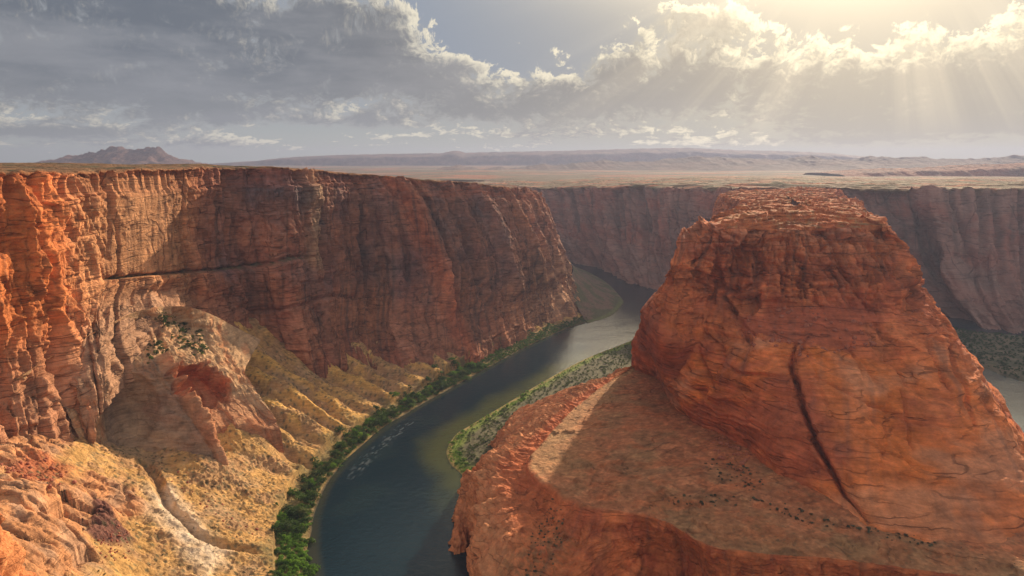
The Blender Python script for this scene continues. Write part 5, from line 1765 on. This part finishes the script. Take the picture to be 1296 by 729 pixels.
    place('boulder', BLD, pick(BEN, tb & (BEN[..., 2] > 80), 70, 1.8, 36), .5, 2.3, 'red boulder in the rockfall at the foot of the butte', 'boulder', 'rockfall boulders under the butte', -.25, 37)
    sb = (ell(TX, TY, 1030, 420, 100, 32) | ell(TX, TY, 1010, 436, 60, 18)) & (BUT[..., 1] < 600)
    place('boulder', BLD, pick(BUT, sb, 90, 2.4, 38), .6, 2.6, 'red boulder on the scree slope halfway up the butte', 'boulder', 'boulders on the scree of the butte', -.25, 39)


plants()

# ================================================================== CAMERA, SUN, SKY
cam = bpy.data.cameras.new('camera')
cam.sensor_width = 36
cam.lens = 36*FPX/1296.0
cam.clip_start = 1
cam.clip_end = 60000
co = bpy.data.objects.new('camera', cam)
co.location = (0, 0, CAM_Z)
co.rotation_euler = (R(90)-PITCH, 0, 0)
COL.objects.link(co)
SC.camera = co

sl = bpy.data.lights.new('sun', 'SUN')
sl.energy = 5.0
sl.angle = R(0.9)
sl.color = (1.0, 0.80, 0.56)
so = bpy.data.objects.new('sun', sl)
so.rotation_euler = Vector(-SUN_DIR).to_track_quat('-Z', 'Y').to_euler()
COL.objects.link(so)


class NB:
    """short hand for math nodes"""
    def __init__(self, nt):
        self.nt, self.N, self.L = nt, nt.nodes, nt.links

    def put(self, sock, v):
        if isinstance(v, (int, float)):
            sock.default_value = v
        elif isinstance(v, tuple):
            sock.default_value = v if len(v) == len(sock.default_value) else (*v, 1.0)
        else:
            self.L.new(v, sock)

    def m(self, op, a, b=None, c=None, clamp=False):
        n = self.N.new('ShaderNodeMath')
        n.operation = op
        n.use_clamp = clamp
        for i, v in enumerate((a, b, c)):
            if v is not None:
                self.put(n.inputs[i], v)
        return n.outputs[0]

    def add(self, *v):
        o = v[0]
        for k in v[1:]:
            o = self.m('ADD', o, k)
        return o

    def mul(self, *v):
        o = v[0]
        for k in v[1:]:
            o = self.m('MULTIPLY', o, k)
        return o

    def sub(self, a, b):
        return self.m('SUBTRACT', a, b)

    def sstep(self, a, b, x, t0=0.0, t1=1.0):
        n = self.N.new('ShaderNodeMapRange')
        n.interpolation_type = 'SMOOTHSTEP'
        self.put(n.inputs['Value'], x)
        n.inputs['From Min'].default_value = a
        n.inputs['From Max'].default_value = b
        n.inputs['To Min'].default_value = t0
        n.inputs['To Max'].default_value = t1
        return n.outputs['Result']

    def mix(self, f, a, b):
        n = self.N.new('ShaderNodeMix')
        n.data_type = 'RGBA'
        n.clamp_factor = True
        self.put(n.inputs[0], f)
        self.put(n.inputs[6], a)
        self.put(n.inputs[7], b)
        return n.outputs[2]

    def comb(self, x, y, z=0.0):
        n = self.N.new('ShaderNodeCombineXYZ')
        for i, v in enumerate((x, y, z)):
            self.put(n.inputs[i], v)
        return n.outputs[0]

    def noise(self, vec, scale, detail=6, rough=.55, dist=0.0):
        n = self.N.new('ShaderNodeTexNoise')
        self.put(n.inputs['Vector'], vec)
        n.inputs['Scale'].default_value = scale
        n.inputs['Detail'].default_value = detail
        n.inputs['Roughness'].default_value = rough
        n.inputs['Distortion'].default_value = dist
        return n.outputs['Fac']

    def gauss(self, u, v, cu, cv, wu, wv):
        a = self.m('MULTIPLY_ADD', u, 1/wu, -cu/wu)
        b = self.m('MULTIPLY_ADD', v, 1/wv, -cv/wv)
        q = self.add(self.mul(a, a), self.mul(b, b))
        return self.m('POWER', 2.718, self.mul(q, -1.0))


def azel(px, py):
    r = ray(px, py)
    return math.degrees(math.atan2(r[0], r[1])), math.degrees(math.atan2(r[2], math.hypot(r[0], r[1])))


CLOUDS = [  # photo px, py, half width px, half height px, weight : where the cloud masses hang
    (60, 80, 330, 70, 1.15), (330, 92, 230, 62, 1.1), (480, 30, 85, 46, .95), (560, 112, 95, 30, .7), (200, 10, 300, 40, .9),
    (-300, 70, 260, 90, 1.1), (800, 74, 80, 34, .7), (960, 112, 250, 60, 1.0), (1200, 104, 190, 56, 1.0), (880, 22, 70, 24, .75), (740, 128, 120, 30, .55),
    (1400, 80, 120, 80, 1.1), (1000, 38, 60, 16, .35), (652, 54, 20, 6, .75), (607, 37, 14, 5, .7), (700, 62, 30, 9, .4), (1150, 20, 60, 14, .4), (585, 80, 30, 12, .5), (655, 36, 85, 40, -.8), (610, 10, 50, 30, -.4), (1090, 6, 120, 26, -.75), (720, 10, 60, 40, -.5), (300, 168, 120, 10, -.3), (450, 153, 230, 9, .62), (80, 164, 150, 9, .66), (590, 140, 130, 12, .4), (250, 180, 260, 5, .5),
    (690, 168, 130, 8, .6), (1180, 158, 190, 10, .62), (1060, 178, 200, 5, .5),
]


def density_group():
    g = bpy.data.node_groups.new('cloud_density', 'ShaderNodeTree')
    g.interface.new_socket('az', in_out='INPUT', socket_type='NodeSocketFloat')
    g.interface.new_socket('el', in_out='INPUT', socket_type='NodeSocketFloat')
    g.interface.new_socket('density', in_out='OUTPUT', socket_type='NodeSocketFloat')
    b = NB(g)
    gi = g.nodes.new('NodeGroupInput')
    go = g.nodes.new('NodeGroupOutput')
    az, el = gi.outputs[0], gi.outputs[1]
    # stretch the noise flat towards the horizon
    ev = b.m('LOGARITHM', b.add(b.m('MAXIMUM', el, 0.0), 2.2), 2.718)
    wv = b.comb(b.mul(az, .10), b.mul(ev, 1.6), 0.0)
    warp = b.noise(wv, 1.0, 3, .5)
    v1 = b.comb(b.mul(az, .13), b.add(b.mul(ev, 2.2), b.mul(warp, .9)), 1.7)
    n1 = b.noise(v1, 1.0, 10, .60, .35)
    v2 = b.comb(b.mul(az, .75), b.add(b.mul(ev, 7.5), b.mul(warp, 2.5)), 6.1)
    n2 = b.noise(v2, 1.0, 9, .68, .4)
    tot = None
    for (px, py, wx, wy, wt) in CLOUDS:
        a0, e0 = azel(px, py)
        a1, _ = azel(px+wx*.5, py)
        a2, _ = azel(px-wx*.5, py)
        _, e1 = azel(px, py-wy)
        k = b.mul(b.gauss(az, el, a0, e0, max(1.0, a1-a2), max(.5, e1-e0)), wt)
        tot = k if tot is None else b.add(tot, k)
    tot = b.m('MINIMUM', tot, 1.15)
    # elsewhere in the sky (above and behind the viewer): broken cloud
    other = b.sstep(30, 55, b.m('ABSOLUTE', az))
    high = b.sstep(14, 24, el)
    els = b.m('MAXIMUM', other, high)
    tot = b.add(b.mul(tot, b.sub(1.0, els)), b.mul(els, .48))
    d = b.add(b.mul(tot, .80), b.mul(b.sub(n1, .5), 1.6), b.mul(b.sub(n2, .5), 1.7), -.29)
    g.links.new(d, go.inputs[0])
    return g


def sky():
    w = bpy.data.worlds.new('World')
    SC.world = w
    w.use_nodes = True
    nt = w.node_tree
    b = NB(nt)
    N, Lk = nt.nodes, nt.links
    bg = N['Background']
    K = 0.10
    E = .93                      # the visible cloud, a little below the exposure
    st = N.new('ShaderNodeTexSky')
    st.sky_type = 'NISHITA'
    st.sun_disc = False
    st.sun_elevation = SUN_EL
    st.sun_rotation = SUN_AZ
    st.dust_density = 1.2
    tc = N.new('ShaderNodeTexCoord')
    sp = N.new('ShaderNodeSeparateXYZ')
    Lk.new(tc.outputs['Generated'], sp.inputs[0])
    x, y, z = sp.outputs
    D = 57.2958
    az = b.mul(b.m('ARCTAN2', x, y), D)
    el = b.mul(b.m('ARCSINE', z), D)
    g = density_group()

    def dens_at(a, e):
        n = N.new('ShaderNodeGroup')
        n.node_tree = g
        b.put(n.inputs[0], a)
        b.put(n.inputs[1], e)
        return n.outputs[0]
    sa, se = math.degrees(SUN_AZ), math.degrees(SUN_EL)
    da, de = b.sub(sa, az), b.sub(se, el)
    r = b.m('SQRT', b.add(b.mul(da, da), b.mul(de, de), .01))
    stp = b.m('DIVIDE', .8, r)
    d0 = dens_at(az, el)
    d1 = dens_at(b.add(az, b.mul(da, stp)), b.add(el, b.mul(de, stp)))
    up = b.sstep(-.06, .06, b.sub(d0, d1))
    alpha = b.add(b.mul(up, b.sstep(0.0, .16, d0)), b.mul(b.sub(1.0, up), b.sstep(-.16, .42, d0)))
    thick = b.sstep(.05, .55, d0)
    litc = b.mul(b.sstep(.02, .30, b.sub(d0, d1)), b.sstep(.70, .16, d0))
    rim = b.mul(b.sstep(.01, .10, d0), b.sstep(.32, .12, d0), up)
    # how close the view is to the sun
    cs = N.new('ShaderNodeVectorMath')
    cs.operation = 'DOT_PRODUCT'
    Lk.new(tc.outputs['Generated'], cs.inputs[0])
    cs.inputs[1].default_value = tuple(float(v) for v in SUN_DIR)
    ct = cs.outputs['Value']
    ang = b.mul(b.m('ARCCOSINE', b.m('MINIMUM', ct, 1.0)), D)
    near = b.m('POWER', 2.718, b.mul(b.m('POWER', b.mul(ang, 1/9.5), 1.4), -1.0))
    wide = b.m('POWER', 2.718, b.mul(b.m('POWER', b.mul(ang, 1/27.0), 2.0), -1.0))
    back = b.sstep(50, 110, ang)

    def col(r_, g_, b_):
        return (r_*E/K, g_*E/K, b_*E/K)
    # clear air: the physical sky, dimmed by thin veil towards the sun
    veil = b.mix(b.sstep(.5, 7, el), col(.30, .315, .30), col(.165, .215, .295))
    veil = b.mix(b.mul(wide, .8), veil, col(.44, .375, .27))
    clear = b.mix(b.sstep(85, 62, ang), st.outputs['Color'], veil)
    blot = b.noise(b.comb(b.mul(az, .06), b.mul(el, .22), 3.0), 1.0, 5, .6)
    dark = b.mix(b.sstep(0, 8, el), col(.215, .225, .235), col(.105, .122, .15))
    dark = b.mix(b.mul(b.sstep(.40, .66, blot), .9), dark, col(.20, .21, .232))
    pale = b.mix(wide, col(.27, .28, .285), col(.46, .40, .29))
    body = b.mix(thick, pale, b.mix(wide, dark, col(.34, .295, .235)))
    edge = b.mix(wide, col(.56, .52, .43), col(.88, .76, .52))
    body = b.mix(b.mul(litc, .9), body, edge)
    body = b.mix(b.mul(rim, .5), body, edge)
    side = N.new('ShaderNodeVectorMath')
    side.operation = 'DOT_PRODUCT'
    Lk.new(tc.outputs['Generated'], side.inputs[0])
    side.inputs[1].default_value = (.94, -.34, 0)
    # unseen cloud fill added behind the viewer, brighter to the right, duller low down
    b0 = b.mix(b.sstep(8, 50, el), col(.20, .19, .18), col(.60, .56, .52))
    b1 = b.mix(b.sstep(8, 50, el), col(.52, .48, .44), col(1.2, 1.11, 1.0))
    bfill = b.mix(b.sstep(-.6, .75, side.outputs['Value']), b0, b1)
    body = b.mix(back, body, bfill)
    c = b.mix(alpha, clear, body)
    # sun light through the gap, rays below, unseen glow added to brighten the river
    c2 = N.new('ShaderNodeVectorMath')
    c2.operation = 'ADD'
    th = b.m('ARCTAN2', da, de)
    rn = b.noise(b.comb(b.mul(th, 3.6), 0.3, 0.0), 1.0, 5, .62)
    rays = b.mul(b.sstep(.44, .66, rn), b.sstep(36, 10, r), b.sstep(8, 12.5, r), b.sstep(0.0, 4, el))
    glow = b.add(b.mul(near, .74), b.mul(rays, .12), b.mul(b.gauss(az, el, 19, 22.5, 15, 6.2), 5.0))
    Lk.new(c, c2.inputs[0])
    gv = N.new('ShaderNodeVectorMath')
    gv.operation = 'SCALE'
    gv.inputs[0].default_value = col(1.0, .80, .50)
    Lk.new(glow, gv.inputs['Scale'])
    Lk.new(gv.outputs['Vector'], c2.inputs[1])
    Lk.new(c2.outputs['Vector'], bg.inputs['Color'])
    bg.inputs['Strength'].default_value = K


sky()


def haze():
    me = bpy.data.meshes.new('haze')
    x0, x1, y0, y1, z0, z1 = -14500, 14500, -1500, 14500, -60, 520
    v = [(x, y, z) for z in (z0, z1) for x, y in ((x0, y0), (x1, y0), (x1, y1), (x0, y1))]
    me.from_pydata(v, [], [(0, 3, 2, 1), (4, 5, 6, 7), (0, 1, 5, 4), (1, 2, 6, 5), (2, 3, 7, 6), (3, 0, 4, 7)])
    m = bpy.data.materials.new('haze_air')
    m.use_nodes = True
    nt = m.node_tree
    for n in list(nt.nodes):
        if n.type != 'OUTPUT_MATERIAL':
            nt.nodes.remove(n)
    pv = nt.nodes.new('ShaderNodeVolumePrincipled')
    pv.inputs['Color'].default_value = (.33, .38, .56, 1)
    pv.inputs['Density'].default_value = HAZE
    pv.inputs['Anisotropy'].default_value = 0.35
    nt.links.new(pv.outputs['Volume'], nt.nodes['Material Output'].inputs['Volume'])
    me.materials.append(m)
    o = bpy.data.objects.new('haze', me)
    COL.objects.link(o)
    tag(o, 'pale blue dusty air that fades the far mesas and canyon walls', 'haze', kind='stuff')


HAZE = 6.5e-5
haze()

DENOISE = True
SC.view_settings.view_transform = 'Standard'
SC.view_settings.look = 'None'
SC.view_settings.exposure = 0.58
SC.view_settings.gamma = 1.0
SC.cycles.use_denoising = DENOISE
SC.cycles.max_bounces = 5
SC.cycles.diffuse_bounces = 3
SC.cycles.volume_bounces = 0
SC.cycles.use_adaptive_sampling = True
